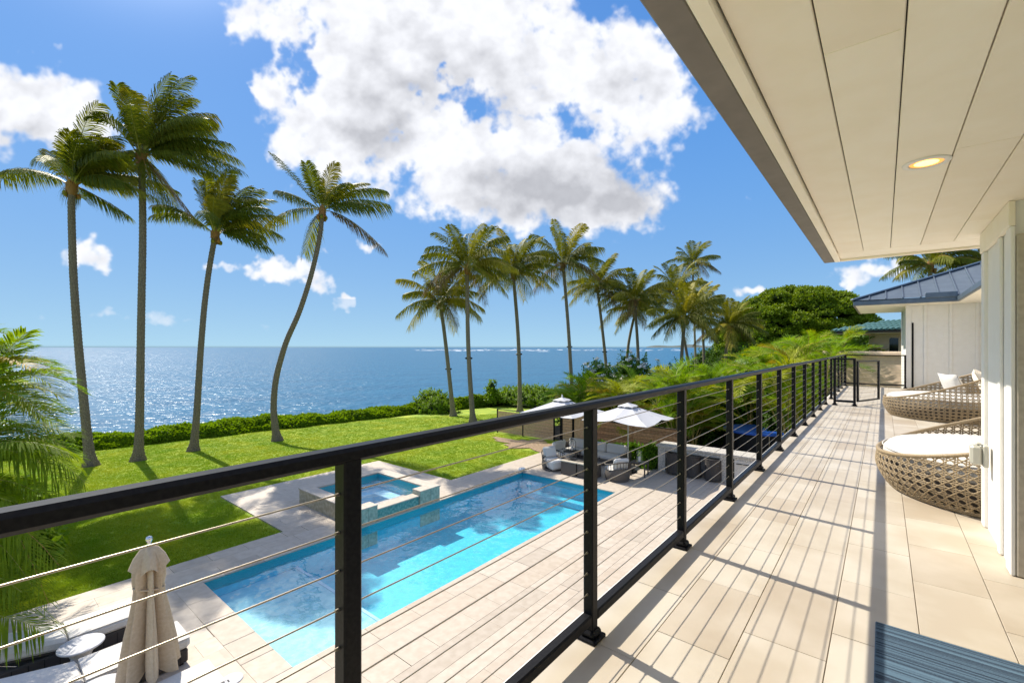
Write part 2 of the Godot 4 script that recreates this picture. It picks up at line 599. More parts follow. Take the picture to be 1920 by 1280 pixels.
func make_sky(sun: Vector3) -> Image:
	var w := 1024
	var data := PackedFloat32Array()
	data.resize(w * w / 2 * 3)
	var f := FastNoiseLite.new()
	f.seed = 12
	f.frequency = 1.6
	f.fractal_octaves = 6
	var k := 0
	for j in w / 2:
		var el := (0.5 - (j + 0.5) / (w / 2)) * PI
		for i in w:
			var az := (i + 0.5) / w * TAU
			var d := Vector3(sin(az) * cos(el), sin(el), -cos(az) * cos(el))
			var c: Color
			if el < 0.0:
				c = Color(0.16, 0.22, 0.25)
			else:
				c = sky_base(d, sun)
				var ahead := d.dot(AHEAD)
				var inside := ahead > 0.05 and absf(d.dot(RIGHT)) / ahead < 1.15 and d.y / ahead < 0.78
				if not inside:  # the same fair-weather clouds carry on outside the frame
					var p := d / (d.y + 0.18) * 0.8
					var q := f.get_noise_2d(p.x + 3.1, p.z) * 1.0 + 0.0
					var a := smoothstep(0.0, 0.22, q) * smoothstep(0.02, 0.12, d.y)
					var b := 1.0 - 0.35 * smoothstep(0.15, 0.5, q)
					c = c.lerp(Color(b, b, b * 1.01) * 0.8, a * 0.95)
			data[k] = c.r
			data[k + 1] = c.g
			data[k + 2] = c.b
			k += 3
	var im := Image.create_from_data(w, w / 2, false, Image.FORMAT_RGBF, data.to_byte_array())
	im.resize(4096, 2048, Image.INTERPOLATE_BILINEAR)
	# the part of the sky in view, finer
	var n1 := FastNoiseLite.new()
	n1.seed = 21
	n1.frequency = 0.0075
	n1.fractal_octaves = 7
	n1.fractal_gain = 0.5
	var n2 := FastNoiseLite.new()
	n2.seed = 33
	n2.frequency = 0.012
	n2.fractal_octaves = 5
	var n3 := FastNoiseLite.new()
	n3.seed = 51
	n3.frequency = 0.035
	n3.fractal_octaves = 4
	for i in 1240:
		var col := (2980 + i) % 4096
		var az := (col + 0.5) / 4096.0 * TAU
		var ca := sin(az) * RIGHT.x - cos(az) * RIGHT.z
		var da := sin(az) * AHEAD.x - cos(az) * AHEAD.z
		if da < 0.3:
			continue
		var x := 960.0 + FL * ca / da
		if x < -160 or x > 2080:
			continue
		for j in range(560, 1024):
			var el := (0.5 - (j + 0.5) / 2048.0) * PI
			var y := 651.0 - FL * tan(el) / da
			if y < -150.0:
				continue
			var wx := x + 34.0 * n2.get_noise_2d(x * 1.1 + 900.0, y * 1.1) + 9.0 * n3.get_noise_2d(x, y + 300.0)
			var wy := y + 26.0 * n2.get_noise_2d(x * 1.1, y * 1.1 + 700.0) + 7.0 * n3.get_noise_2d(x + 300.0, y)
			var s := blobs(CLOUDS, wx, wy)
			if s < 0.02:
				continue
			var hole := blobs(HOLES, wx + (wx - x) * 1.5, wy + (wy - y) * 1.5)
			var nz := n1.get_noise_2d(x, y)
			var fine := n3.get_noise_2d(x, y)
			var dens := s * 0.95 - hole * 0.55 + nz * 0.74 + fine * 0.22 - 0.255
			if dens <= -0.04:
				continue
			var a := smoothstep(-0.04, 0.52, dens)
			var grey := blobs(GREYS, x, y)
			var wob := n2.get_noise_2d(x + 500.0, y * 1.2)
			var b := 0.775 - 0.36 * clampf(grey * 1.15 + 0.06 + (wob * 0.7 - nz * 0.3) * smoothstep(0.1, 0.6, dens), 0.0, 1.0) + fine * 0.03
			b = clampf(b + wob * 0.04, 0.36, 0.80)
			var under := im.get_pixel(col, j)
			var tint := Color(b * 0.985, b * 0.995, b * 1.01 + 0.02)
			if y > 560.0:
				a *= 0.5
			im.set_pixel(col, j, under.lerp(tint, a * 0.97))
	return im


func _ready() -> void:
	rng.seed = 7
	var cam := Camera3D.new()
	cam.name = "camera"
	cam.position = Vector3(0, EYE, 0)
	cam.basis = Basis(RIGHT, Vector3.UP, -AHEAD)
	cam.projection = Camera3D.PROJECTION_FRUSTUM
	cam.near = 0.05
	cam.size = 0.05 * 1280.0 / FL
	cam.frustum_offset = Vector2(0, 0.05 * 11.0 / FL)
	cam.far = 60000.0
	add_child(cam)
	cam.current = true
	var towards := Vector3(-1.02, 1.06, -0.13).normalized()
	var env := Environment.new()
	env.background_mode = Environment.BG_SKY
	env.sky = Sky.new()
	var pan := PanoramaSkyMaterial.new()
	pan.panorama = ImageTexture.create_from_image(make_sky(towards))
	pan.energy_multiplier = 0.94
	env.sky.sky_material = pan
	env.tonemap_mode = Environment.TONE_MAPPER_LINEAR
	env.tonemap_exposure = 1.44
	env.sdfgi_enabled = true
	env.ssao_enabled = true
	env.ssil_enabled = true
	var we := WorldEnvironment.new()
	we.name = "environment"
	we.environment = env
	add_child(we)
	var sun := DirectionalLight3D.new()
	sun.name = "sun"
	sun.light_energy = 1.6
	sun.light_angular_distance = 0.5
	sun.light_color = Color(1.0, 0.965, 0.90)
	sun.shadow_enabled = true
	sun.basis = Basis.looking_at(-towards)
	add_child(sun)
	materials()
	land()
	sea()
	pool()
	pool_paving()
	house()
	balcony()
	railing()
	wing()
	daybeds()
	small_things()
	loungers()
	patio()
	fences()
	far_houses()
	palms()
	hedges()
	garden()
	near_palms()
	big_tree()


func land() -> void:
	# lawn and garden ground: one gently uneven sheet, open only where the two basins lie
	var shore := [Vector2(-40.5, 40), Vector2(-38.5, 12), Vector2(-37.6, 0), Vector2(-35.3, -15), Vector2(-33.5, -27), Vector2(-31.5, -40), Vector2(-27, -60), Vector2(-24, -85), Vector2(-14, -120), Vector2(40, -170)]
	var f := lawn_noise
	f.seed = 3
	f.frequency = 0.08
	var m := MB.new()
	var z := 40.0
	while z > -170.0:
		var st := 0.5 if z > -30.0 else 4.0
		var e0 := edge(shore, z)
		var e1 := edge(shore, z - st)
		var xs := [0.0, 1.0]
		var w := 51.0 if z > -30.0 else 120.0
		var n := int(w / st)
		for i in n:
			var x0 := -41.0 + i * st
			var x1 := x0 + st
			if z > -30.0 and ((x1 > -11.6 and x0 < -6.6 and z > -14.6 + 0.01 and z - st < -3.0 - 0.01 and x0 >= -11.6 and x1 <= -6.6) or (x0 >= -14.6 and x1 <= -10.9 and z <= -6.9 and z - st >= -10.1)):
				continue
			if x1 < e0 and x1 < e1:
				continue
			var a := Vector3(maxf(x0, e0), 0, z)
			var b := Vector3(maxf(x1, e0 + 0.001), 0, z)
			var c := Vector3(maxf(x1, e1 + 0.001), 0, z - st)
			var d := Vector3(maxf(x0, e1), 0, z - st)
			for p in [a, b, c, d]:
				pass
			a.y = lawn_y(f, a); b.y = lawn_y(f, b); c.y = lawn_y(f, c); d.y = lawn_y(f, d)
			m.quad(d, c, b, a)
		z -= st
	m.smooth_by_place()
	var lawn := struct("lawn", m.mesh(), M.turf)
	# sea wall under the shore edge
	var s := MB.new()
	for i in shore.size() - 1:
		var a: Vector2 = shore[i]
		var b: Vector2 = shore[i + 1]
		s.quad(Vector3(a.x, -0.9, a.y), Vector3(b.x, -0.9, b.y), Vector3(b.x - 1.2, SEA - 2, b.y), Vector3(a.x - 1.2, SEA - 2, a.y))
	tag(obj("sea_wall", s.mesh(), M.sea_wall), "rough grey stone sea wall below the shore hedge", "sea wall")
	# blades on the lawn in view
	var tuft := MB.new()
	for i in 12:
		var a := rng.randf() * TAU
		var o := Vector3(rng.randfn() * 0.05, 0, rng.randfn() * 0.05)
		var h := rng.randf_range(0.022, 0.05)
		var lean := Vector3(cos(a), 0, sin(a)) * h * rng.randf_range(0.2, 1.0)
		var wd := Vector3(-sin(a), 0, cos(a)) * rng.randf_range(0.003, 0.006)
		tuft.tri(o - wd, o + wd, o + lean + Vector3(0, h, 0))
	var places := []
	var tries := 0
	while places.size() < 170000 and tries < 900000:
		tries += 1
		var d := rng.randf_range(8.0, 34.0)
		d = 8.0 + 28.0 * pow(rng.randf(), 1.3)
		var px := rng.randf_range(-40.0, 1080.0)
		var p := ground(px, d)
		if p.x > -12.62 or p.x < edge(shore, p.z) + 0.4 or (p.x > -17.22 and p.z < -5.53 and p.z > -11.82) or p.z < -19.9 and p.x > -17.7 or p.z > 4.0:
			continue
		if absf(p.x + 13.7) < 1.5 and absf(p.z + 18.4) < 0.9 and rng.randf() < 0.9:
			continue
		p.y = lawn_y(f, p) - 0.004
		var sc := rng.randf_range(0.7, 1.25)
		places.append(Transform3D(Basis(Vector3.UP, rng.randf() * TAU).scaled(Vector3(sc, sc * rng.randf_range(0.6, 1.1), sc)), p))
	multi("grass", tuft.mesh(), M.grass_blade, places)
	tag(get_node("grass"), "short bright green grass of the lawn between pool and sea", "grass")
	# bare earth by the wooden screen, dark soil of the garden bed
	struct("bare_earth", blot(Vector3(-13.8, 0.034, -18.6), 2.4, 1.0, 5), M.bare_earth)
	struct("garden_soil", bed([Vector2(-16.0, -20.6), Vector2(-7.2, -20.0), Vector2(-7.2, -19.2), Vector2(-1.35, -19.2), Vector2(-1.35, -30), Vector2(8, -30), Vector2(8, -60), Vector2(-22, -60), Vector2(-20, -38), Vector2(-16, -30)], 0.05), M.soil)


func lawn_y(f: FastNoiseLite, p: Vector3) -> float:
	if p.x > -12.7 or (p.x > -17.3 and p.z < -5.4 and p.z > -11.9):
		return 0.0
	return f.get_noise_2d(p.x, p.z) * 0.06 - 0.01 - 0.047 * maxf(0.0, -17.5 - p.x)


func edge(shore: Array, z: float) -> float:
	for i in shore.size() - 1:
		if z <= shore[i].y and z >= shore[i + 1].y:
			var k: float = (z - shore[i].y) / (shore[i + 1].y - shore[i].y)
			return lerpf(shore[i].x, shore[i + 1].x, k)
	return shore[0].x


func blot(c: Vector3, rx: float, rz: float, sd: int) -> ArrayMesh:
	var f := FastNoiseLite.new()
	f.seed = sd
	f.frequency = 0.6
	var m := MB.new()
	var ring := []
	for k in 40:
		var a := TAU * k / 40
		var r := 1.0 + f.get_noise_2d(cos(a) * 2, sin(a) * 2) * 0.9
		ring.append(c + Vector3(cos(a) * rx * r, 0, sin(a) * rz * r))
	for k in 40:
		m.face([c, ring[k], ring[(k + 1) % 40]], Vector3.UP)
	return m.mesh()


func bed(poly: Array, y: float) -> ArrayMesh:
	var m := MB.new()
	var pp := PackedVector2Array(poly)
	var t := Geometry2D.triangulate_polygon(pp)
	for i in range(0, t.size(), 3):
		m.face([Vector3(pp[t[i]].x, y, pp[t[i]].y), Vector3(pp[t[i + 1]].x, y, pp[t[i + 1]].y), Vector3(pp[t[i + 2]].x, y, pp[t[i + 2]].y)], Vector3.UP)
	return m.mesh()


func sea() -> void:
	var f := FastNoiseLite.new()
	f.seed = 15
	f.frequency = 0.22
	f.fractal_octaves = 4
	var rows := []
	var r := 24.0
	while r < 45000.0:
		var row := []
		for k in 361:
			var a := deg_to_rad(-76.0 + 152.0 * k / 360.0)
			var p := RIGHT * sin(a) * r + AHEAD * cos(a) * r
			p.y = SEA + (f.get_noise_2d(p.x, p.z * 0.7) * 0.10 * clampf(1.0 - r / 400.0, 0.0, 1.0))
			row.append(p)
		rows.append(row)
		r *= 1.022 if r < 400.0 else 1.12
	rows.reverse()
	var m := MB.new()
	m.grid(rows)
	struct("sea", m.mesh(), M.sea_water)
	# white water on the reef
	var s := MB.new()
	for i in 150:
		var px := rng.randf_range(760, 1330)
		var d := rng.randf_range(850, 1250) if rng.randf() < 0.75 else rng.randf_range(700, 1900)
		if i < 60:
			px = 780.0 + rng.randf() * 240.0
			d = rng.randf_range(880, 1000)
		var p := ground(px, d, SEA)
		var l := rng.randf_range(3.0, 22.0)
		var along := (RIGHT + AHEAD * rng.randf_range(-0.5, 0.5)).normalized() * l * 0.5
		var hh := rng.randf_range(0.3, 1.1)
		var back := AHEAD * rng.randf_range(1.5, 5.0)
		s.face([p - along, p + along, p + along * 0.5 + Vector3(0, hh, 0) + back * 0.3, p - along * 0.6 + Vector3(0, hh * 0.8, 0) + back * 0.3], Vector3.UP - AHEAD)
		s.face([p + along, p + along * 0.5 + Vector3(0, hh, 0) + back * 0.3, p - along * 0.6 + Vector3(0, hh * 0.8, 0) + back * 0.3, p - along + back], Vector3.UP + AHEAD)
	var o := obj("surf", s.mesh(), M.foam)
	tag(o, "thin white line of surf breaking on the reef near the horizon", "surf")
	o.set_meta("kind", "stuff")
	# low headland on the horizon
	var g := []
	for j in 5:
		var row := []
		for i in 25:
			var k := i / 24.0
			var p := ground(1212 + 200 * k, 9000 + j * 300, SEA)
			p.y = SEA - 4.0 + (sin(j * PI / 4.0)) * (60.0 * pow(sin(PI * minf(k * 1.15 + 0.05, 1.0)), 0.6) + 14.0 * sin(k * 19.0))
			row.append(p)
		g.append(row)
	g.reverse()
	var h := MB.new()
	h.grid(g)
	struct("far_headland", h.mesh(), M.far_hill)


func pool() -> void:
	var x0 := -11.2
	var x1 := -7.07
	var z0 := -14.35
	var z1 := -3.28
	var deep := MB.new()
	var shelf_z := -5.35
	deep.quad(Vector3(x0, -0.80, z0), Vector3(x1, -0.80, z0), Vector3(x1, -0.80, shelf_z), Vector3(x0, -0.80, shelf_z))
	deep.quad(Vector3(x0, -0.1, z0), Vector3(x1, -0.1, z0), Vector3(x1, -0.80, z0), Vector3(x0, -0.80, z0))
	deep.quad(Vector3(x0, -0.1, z1), Vector3(x0, -0.1, z0), Vector3(x0, -0.80, z0), Vector3(x0, -0.80, z1))
	deep.quad(Vector3(x1, -0.1, z0), Vector3(x1, -0.1, z1), Vector3(x1, -0.80, z1), Vector3(x1, -0.80, z0))
	deep.quad(Vector3(x1, -0.1, z1), Vector3(x0, -0.1, z1), Vector3(x0, -0.80, z1), Vector3(x1, -0.80, z1))
	var p := struct("swimming_pool", deep.mesh(), M.pool_plaster)
	obj("shelf", bx(Vector3(x0 + 0.003, -0.79, shelf_z), Vector3(x1 - 0.003, -0.40, z1 - 0.003), 0.03), M.shelf_plaster, p)
	obj("shelf_edge", bx(Vector3(x0 + 0.004, -0.398, shelf_z + 0.01), Vector3(x1 - 0.004, -0.388, shelf_z + 0.09), 0.004), M.bench_plaster, p)
	obj("bench", bx(Vector3(x0 + 0.003, -0.79, z0 + 0.003), Vector3(x1 - 0.003, -0.55, z0 + 0.35), 0.03), M.pool_plaster, p)
	for e in [[x0 + 0.002, x0 + 0.014, z0, z1], [x1 - 0.014, x1 - 0.002, z0, z1], [x0 + 0.016, x1 - 0.016, z0 + 0.002, z0 + 0.014], [x0 + 0.016, x1 - 0.016, z1 - 0.014, z1 - 0.002]]:
		obj("waterline_tile", bx(Vector3(e[0], -0.24, e[2]), Vector3(e[1], -0.004, e[3]), 0.002), M.pool_tile, p)
	var w := MB.new()
	w.quad(Vector3(x0 + 0.015, -0.10, z0 + 0.015), Vector3(x1 - 0.015, -0.10, z0 + 0.015), Vector3(x1 - 0.015, -0.10, z1 - 0.015), Vector3(x0 + 0.015, -0.10, z1 - 0.015))
	struct("pool_water", w.mesh(), M.pool_water)
	# raised spa at the pool's edge, its front wall cut low where the water spills
	var sx0 := -14.45
	var sx1 := -11.2
	var sz0 := -9.98
	var sz1 := -6.95
	var t := 0.38
	var h := 0.52
	var s := thing("spa", "raised square stone spa spilling into the swimming pool", "spa", Vector3(sx0, 0, sz1))
	var off := -s.position
	for q in [["side_wall", sx0, sx0 + t, sz0, sz1], ["side_wall", sx0 + t, sx1, sz1 - t, sz1], ["side_wall", sx0 + t, sx1, sz0, sz0 + t]]:
		obj("side_wall", bx(Vector3(q[1], -0.6, q[3]) + off, Vector3(q[2], h - 0.045, q[4]) + off, 0.005), M.spa_side, s)
	obj("coping", bx(Vector3(sx0 - 0.03, h - 0.043, sz0 - 0.03) + off, Vector3(sx0 + t, h, sz1 + 0.03) + off, 0.008), M.travertine_pale, s)
	obj("coping", bx(Vector3(sx0 + t + 0.003, h - 0.043, sz1 - t) + off, Vector3(sx1 + 0.03, h, sz1 + 0.03) + off, 0.008), M.travertine_pale, s)
	obj("coping", bx(Vector3(sx0 + t + 0.003, h - 0.043, sz0 - 0.03) + off, Vector3(sx1 + 0.03, h, sz0 + t) + off, 0.008), M.travertine_pale, s)
	obj("pillar", bx(Vector3(sx1 - t, -0.6, sz1 - t - 0.30) + off, Vector3(sx1 + 0.012, h - 0.046, sz1 - t - 0.003) + off, 0.006), M.spa_stone, s)
	obj("pillar", bx(Vector3(sx1 - t, -0.6, sz0 + t + 0.003) + off, Vector3(sx1 + 0.012, h - 0.046, sz0 + t + 0.42) + off, 0.006), M.spa_stone, s)
	obj("pillar_cap", bx(Vector3(sx1 - t, h - 0.043, sz1 - t - 0.30) + off, Vector3(sx1 + 0.03, h - 0.002, sz1 - t - 0.003) + off, 0.006), M.travertine_pale, s)
	obj("pillar_cap", bx(Vector3(sx1 - t, h - 0.043, sz0 + t + 0.003) + off, Vector3(sx1 + 0.03, h - 0.002, sz0 + t + 0.42) + off, 0.006), M.travertine_pale, s)
	for e in [sz0, sz1 - t]:
		obj("facing_slab", bx(Vector3(sx1 + 0.002, -0.6, e + 0.003) + off, Vector3(sx1 + 0.014, h - 0.047, e + t - 0.003) + off, 0.004), M.spa_stone, s)
	obj("spillway", bx(Vector3(sx1 - t, -0.6, sz0 + t + 0.423) + off, Vector3(sx1 - 0.05, h - 0.19, sz1 - t - 0.303) + off, 0.005), M.spa_wet_stone, s)
	obj("spillway_lip", bx(Vector3(sx1 - t, h - 0.187, sz0 + t + 0.424) + off, Vector3(sx1 - 0.02, h - 0.15, sz1 - t - 0.304) + off, 0.008), M.travertine, s)
	obj("bench", bx(Vector3(sx0 + t + 0.002, -0.5, sz0 + t + 0.002) + off, Vector3(sx0 + t + 0.5, 0.0, sz1 - t - 0.002) + off, 0.02), M.bench_plaster, s)
	obj("bench", bx(Vector3(sx0 + t + 0.503, -0.5, sz0 + t + 0.002) + off, Vector3(sx1 - t - 0.002, 0.0, sz0 + t + 0.5) + off, 0.02), M.bench_plaster, s)
	obj("basin_floor", bx(Vector3(sx0 + t, -0.6, sz0 + t) + off, Vector3(sx1 - t, -0.42, sz1 - t) + off, 0.01), M.shelf_plaster, s)
	for e in [[sx0 + t + 0.002, sx0 + t + 0.012, sz0 + t, sz1 - t], [sx0 + t + 0.012, sx1 - t, sz0 + t + 0.002, sz0 + t + 0.012], [sx0 + t + 0.012, sx1 - t, sz1 - t - 0.012, sz1 - t - 0.002]]:
		obj("lining_tile", bx(Vector3(e[0], 0.002, e[2]) + off, Vector3(e[1], h - 0.048, e[3]) + off, 0.002), M.pool_tile, s)
	var sw := MB.new()
	var y := h - 0.165
	sw.quad(Vector3(sx0 + t, y, sz0 + t) + off, Vector3(sx1 - t, y, sz0 + t) + off, Vector3(sx1 - t, y, sz1 - t) + off, Vector3(sx0 + t, y, sz1 - t) + off)
	obj("water", sw.mesh(), M.pool_water, s)


func pool_paving() -> void:
	var y := 0.012
	var slab := MB.new()
	for r in [[-12.55, -11.2, -19.2, 5.0], [-7.07, 2.9, -19.2, 5.0], [-11.2, -7.07, -3.28, 5.0], [-11.2, -7.07, -19.2, -14.35], [-17.15, -12.55, -6.95, -5.6], [-17.15, -12.55, -11.75, -9.98], [-17.15, -14.45, -9.98, -6.95]]:
		slab.box(Vector3((r[0] + r[1]) / 2, y / 2 - 0.1, (r[2] + r[3]) / 2), Vector3(r[1] - r[0], y + 0.2, r[3] - r[2]))
	var deck := struct("pool_deck", slab.mesh(), M.stone_grout)
	var mats := [M.travertine, M.travertine, M.travertine_dull, M.travertine_warm, M.travertine_pale]
	var rest := MB.new()
	var made := []
	# coping round the basin, then courses along the pool
	var list := []
	var g := 0.0018
	for side in [[-11.66, -11.16], [-7.11, -6.61]]:
		var z := -2.82
		while z > -14.7:
			var l := minf(rng.randf_range(0.8, 1.0), z + 14.81)
			list.append([side[0], side[1], z - l, z, 0.035, true])
			z -= l
	for side in [[-3.32, -2.82], [-14.81, -14.31]]:
		var x := -11.16
		while x < -7.12:
			var l := minf(rng.randf_range(0.7, 0.95), -7.11 - x)
			list.append([x, x + l, side[0], side[1], 0.035, true])
			x += l
	var course := func(xa: float, xb: float, za: float, zb: float, wd: float) -> void:
		var x := xa
		while x < xb - 0.05:
			var w := minf(wd, xb - x)
			var z := zb + rng.randf() * 0.0
			var first := true
			while z > za + 0.02:
				var l := rng.randf_range(0.55, 0.95) * (0.5 if first else 1.0)
				first = false
				l = minf(l, z - za)
				list.append([x, x + w, z - l, z, 0.031, false])
				z -= l
			x += w
	course.call(-12.55, -11.66, -19.2, 2.4, 0.445)
	course.call(-6.61, -1.2, -19.2, 1.5, 0.455)
	course.call(-11.66, -6.61, -2.82, 2.4, 0.46)
	course.call(-11.66, -6.61, -19.2, -14.81, 0.505)
	course.call(-17.15, -12.55, -6.95, -5.6, 0.46)
	course.call(-17.15, -12.55, -11.75, -9.98, 0.46)
	course.call(-17.15, -14.45, -9.98, -6.95, 0.45)
	for a in list:
		var c := Vector3((a[0] + a[1]) / 2, 0, (a[2] + a[3]) / 2)
		var d := c.dot(AHEAD)
		var hid := d < 0.5 or absf(c.dot(RIGHT) / maxf(d, 0.1)) > 1.2 or c.x > -2.0
		made.append([(9999.0 if hid else d), a])
	made.sort_custom(func(p, q): return p[0] < q[0])
	for i in made.size():
		var a: Array = made[i][1]
		var s := Vector3(snappedf(a[1] - a[0] - g, 0.01), 0.034, snappedf(a[3] - a[2] - g, 0.02))
		var c := Vector3((a[0] + a[1]) / 2, a[4] - 0.017 + 0.004, (a[2] + a[3]) / 2)
		if i < 300:
			obj("coping_stone" if a[5] else "paver", piece(s, 0.006 if a[5] else 0.0015), mats[rng.randi() % 5], deck, c)
		else:
			rest.box(c, s, Basis(), 0.0)
	var o := obj("paver_field", rest.mesh(), M.travertine, deck)
	o.set_meta("kind", "stuff")


func house() -> void:
	var wx := 0.60
	var h := thing("house", "white board and batten house wall and deep flat eave beside the balcony", "house", Vector3(wx, FLOOR, -4.93))
	var o := -h.position
	# pier between the door alcove and the daybed corner, with battens on its sea face
	obj("wall", bx(Vector3(wx, FLOOR - 0.3, -4.93) + o, Vector3(2.9, SOF + 0.02, -3.95) + o, 0.003), M.white_paint, h)
	obj("wall", bx(Vector3(2.45, FLOOR - 0.3, -3.948) + o, Vector3(2.9, SOF + 0.02, 3.2) + o, 0.003), M.white_paint, h)
	obj("wall", bx(Vector3(2.75, FLOOR - 0.3, -20.3) + o, Vector3(2.95, SOF + 0.3, -4.935) + o, 0.003), M.white_paint, h)
	obj("corner_board", bx(Vector3(wx - 0.022, FLOOR + 0.004, -4.952) + o, Vector3(wx + 0.05, SOF - 0.15, -4.84) + o, 0.004), M.white_paint, h)
	obj("corner_board", bx(Vector3(wx - 0.022, FLOOR + 0.004, -4.05) + o, Vector3(wx - 0.001, SOF - 0.15, -3.92) + o, 0.004), M.white_paint, h)
	for z in [-4.3]:
		obj("batten", bx(Vector3(wx - 0.02, FLOOR + 0.004, z - 0.032) + o, Vector3(wx - 0.001, SOF - 0.15, z + 0.032) + o, 0.004), M.white_paint, h)
	obj("frieze_board", bx(Vector3(wx - 0.03, SOF - 0.148, -4.955) + o, Vector3(wx - 0.001, SOF - 0.002, -3.92) + o, 0.004), M.cream_paint, h)
	obj("door_casing", bx(Vector3(wx + 0.002, FLOOR + 0.004, -3.948) + o, Vector3(wx + 0.16, SOF - 0.2, -3.915) + o, 0.006), M.casing_paint, h)
	obj("casing_edge", bx(Vector3(wx + 0.052, FLOOR + 0.004, -3.914) + o, Vector3(wx + 0.066, SOF - 0.2, -3.906) + o, 0.002), M.casing_paint, h)
	# eave: planks with open grooves under a dark backing, trim boards round them
	obj("eave_backing", bx(Vector3(-0.37, SOF + 0.022, -5.5) + o, Vector3(2.95, SOF + 0.05, 3.2) + o, 0.002), M.brown_trim, h)
	var xs := [-0.322, -0.138, 0.047, 0.241, 0.442, 0.66, 0.9, 1.14, 1.38, 1.62, 1.86, 2.1, 2.34, 2.58]
	var cuts := [[-4.62], [-1.62], [-5.2], [-2.75], [-4.4], [-1.0], [-3.0], [-2], [-4], [-1], [-3], [-2], [-4]]
	var tones := [M.cream_paint, M.cream_paint_warm, M.cream_paint_pale]
	for i in 13:
		var ends: Array = [3.2] + cuts[i] + [-5.12]
		ends = ends.filter(func(e): return e >= -5.12)
		for k in ends.size() - 1:
			obj("soffit_board", bx(Vector3(xs[i] + 0.002, SOF, ends[k + 1] + (0.0012 if k + 1 < ends.size() - 1 else 0.0)) + o, Vector3(xs[i + 1] - 0.002, SOF + 0.02, ends[k]) + o, 0.003), tones[(i + k) % 3], h)
	obj("eave_trim", bx(Vector3(-0.372, SOF - 0.022, -5.5) + o, Vector3(-0.326, SOF + 0.02, 3.2) + o, 0.004), M.cream_paint_pale, h)
	obj("eave_trim", bx(Vector3(-0.325, SOF - 0.001, -5.455) + o, Vector3(2.9, SOF + 0.02, -5.122) + o, 0.003), M.cream_paint_pale, h)
	obj("eave_trim", bx(Vector3(-0.325, SOF - 0.022, -5.5) + o, Vector3(2.9, SOF + 0.02, -5.458) + o, 0.004), M.cream_paint, h)
	obj("fascia", bx(Vector3(-0.465, SOF - 0.012, -5.56) + o, Vector3(-0.374, SOF + 0.2, 3.2) + o, 0.006), M.fascia_paint, h)
	obj("fascia", bx(Vector3(-0.373, SOF - 0.01, -5.56) + o, Vector3(2.95, SOF + 0.2, -5.503) + o, 0.006), M.fascia_paint, h)
	var r := MB.new()
	r.face([Vector3(-0.5, SOF + 0.21, -5.6) + o, Vector3(-0.5, SOF + 0.21, 3.2) + o, Vector3(3.0, SOF + 1.5, 3.2) + o, Vector3(3.0, SOF + 1.5, -3.0) + o], Vector3(-1, 2, 0))
	r.face([Vector3(-0.5, SOF + 0.21, -5.6) + o, Vector3(3.0, SOF + 0.21, -5.6) + o, Vector3(3.0, SOF + 1.5, -3.0) + o], Vector3(0, 2, -1))
	r.face([Vector3(-0.5, SOF + 0.205, -5.6) + o, Vector3(3.0, SOF + 0.205, -5.6) + o, Vector3(3.0, SOF + 0.205, 3.2) + o, Vector3(-0.5, SOF + 0.205, 3.2) + o], Vector3.DOWN)
	obj("roof", r.mesh(), M.roof_metal, h)
	# recessed lamp
	var at := Vector3(0.155, SOF, -2.86)
	var d := thing("ceiling_light", "round recessed ceiling light glowing warm in the cream eave", "light", at)
	var ring := MB.new()
	ring.lathe([Vector2(0.062, -0.001), Vector2(0.064, -0.007), Vector2(0.085, -0.006), Vector2(0.088, -0.001)], 40)
	obj("trim_ring", ring.mesh(), M.white_paint, d)
	var lens := MB.new()
	lens.lathe([Vector2(0.001, -0.0032), Vector2(0.03, -0.0034), Vector2(0.044, -0.003)], 32)
	var em := flat("lamp_lens", Color(0.9, 0.75, 0.5), 0.4)
	em.emission_enabled = true
	em.emission = Color(1.0, 0.80, 0.42)
	em.emission_energy_multiplier = 2.2
	var rf := MB.new()
	rf.lathe([Vector2(0.0445, -0.003), Vector2(0.0525, -0.0026), Vector2(0.061, -0.002)], 32)
	var er := flat("lamp_reflector", Color(0.8, 0.5, 0.2), 0.35)
	er.emission_enabled = true
	er.emission = Color(1.0, 0.62, 0.16)
	er.emission_energy_multiplier = 0.75
	obj("lamp_reflector", rf.mesh(), er, d)
	obj("lamp_lens", lens.mesh(), em, d)
	var sp := SpotLight3D.new()
	sp.name = "ceiling_light_beam"
	sp.position = at + Vector3(0, -0.02, 0)
	sp.rotation.x = -PI / 2
	sp.spot_angle = 60
	sp.spot_range = 12
	sp.spot_attenuation = 2
	sp.light_size = 0.06
	sp.light_energy = 0.12
	sp.light_color = Color(1.0, 0.82, 0.55)
	sp.shadow_enabled = true
	add_child(sp)


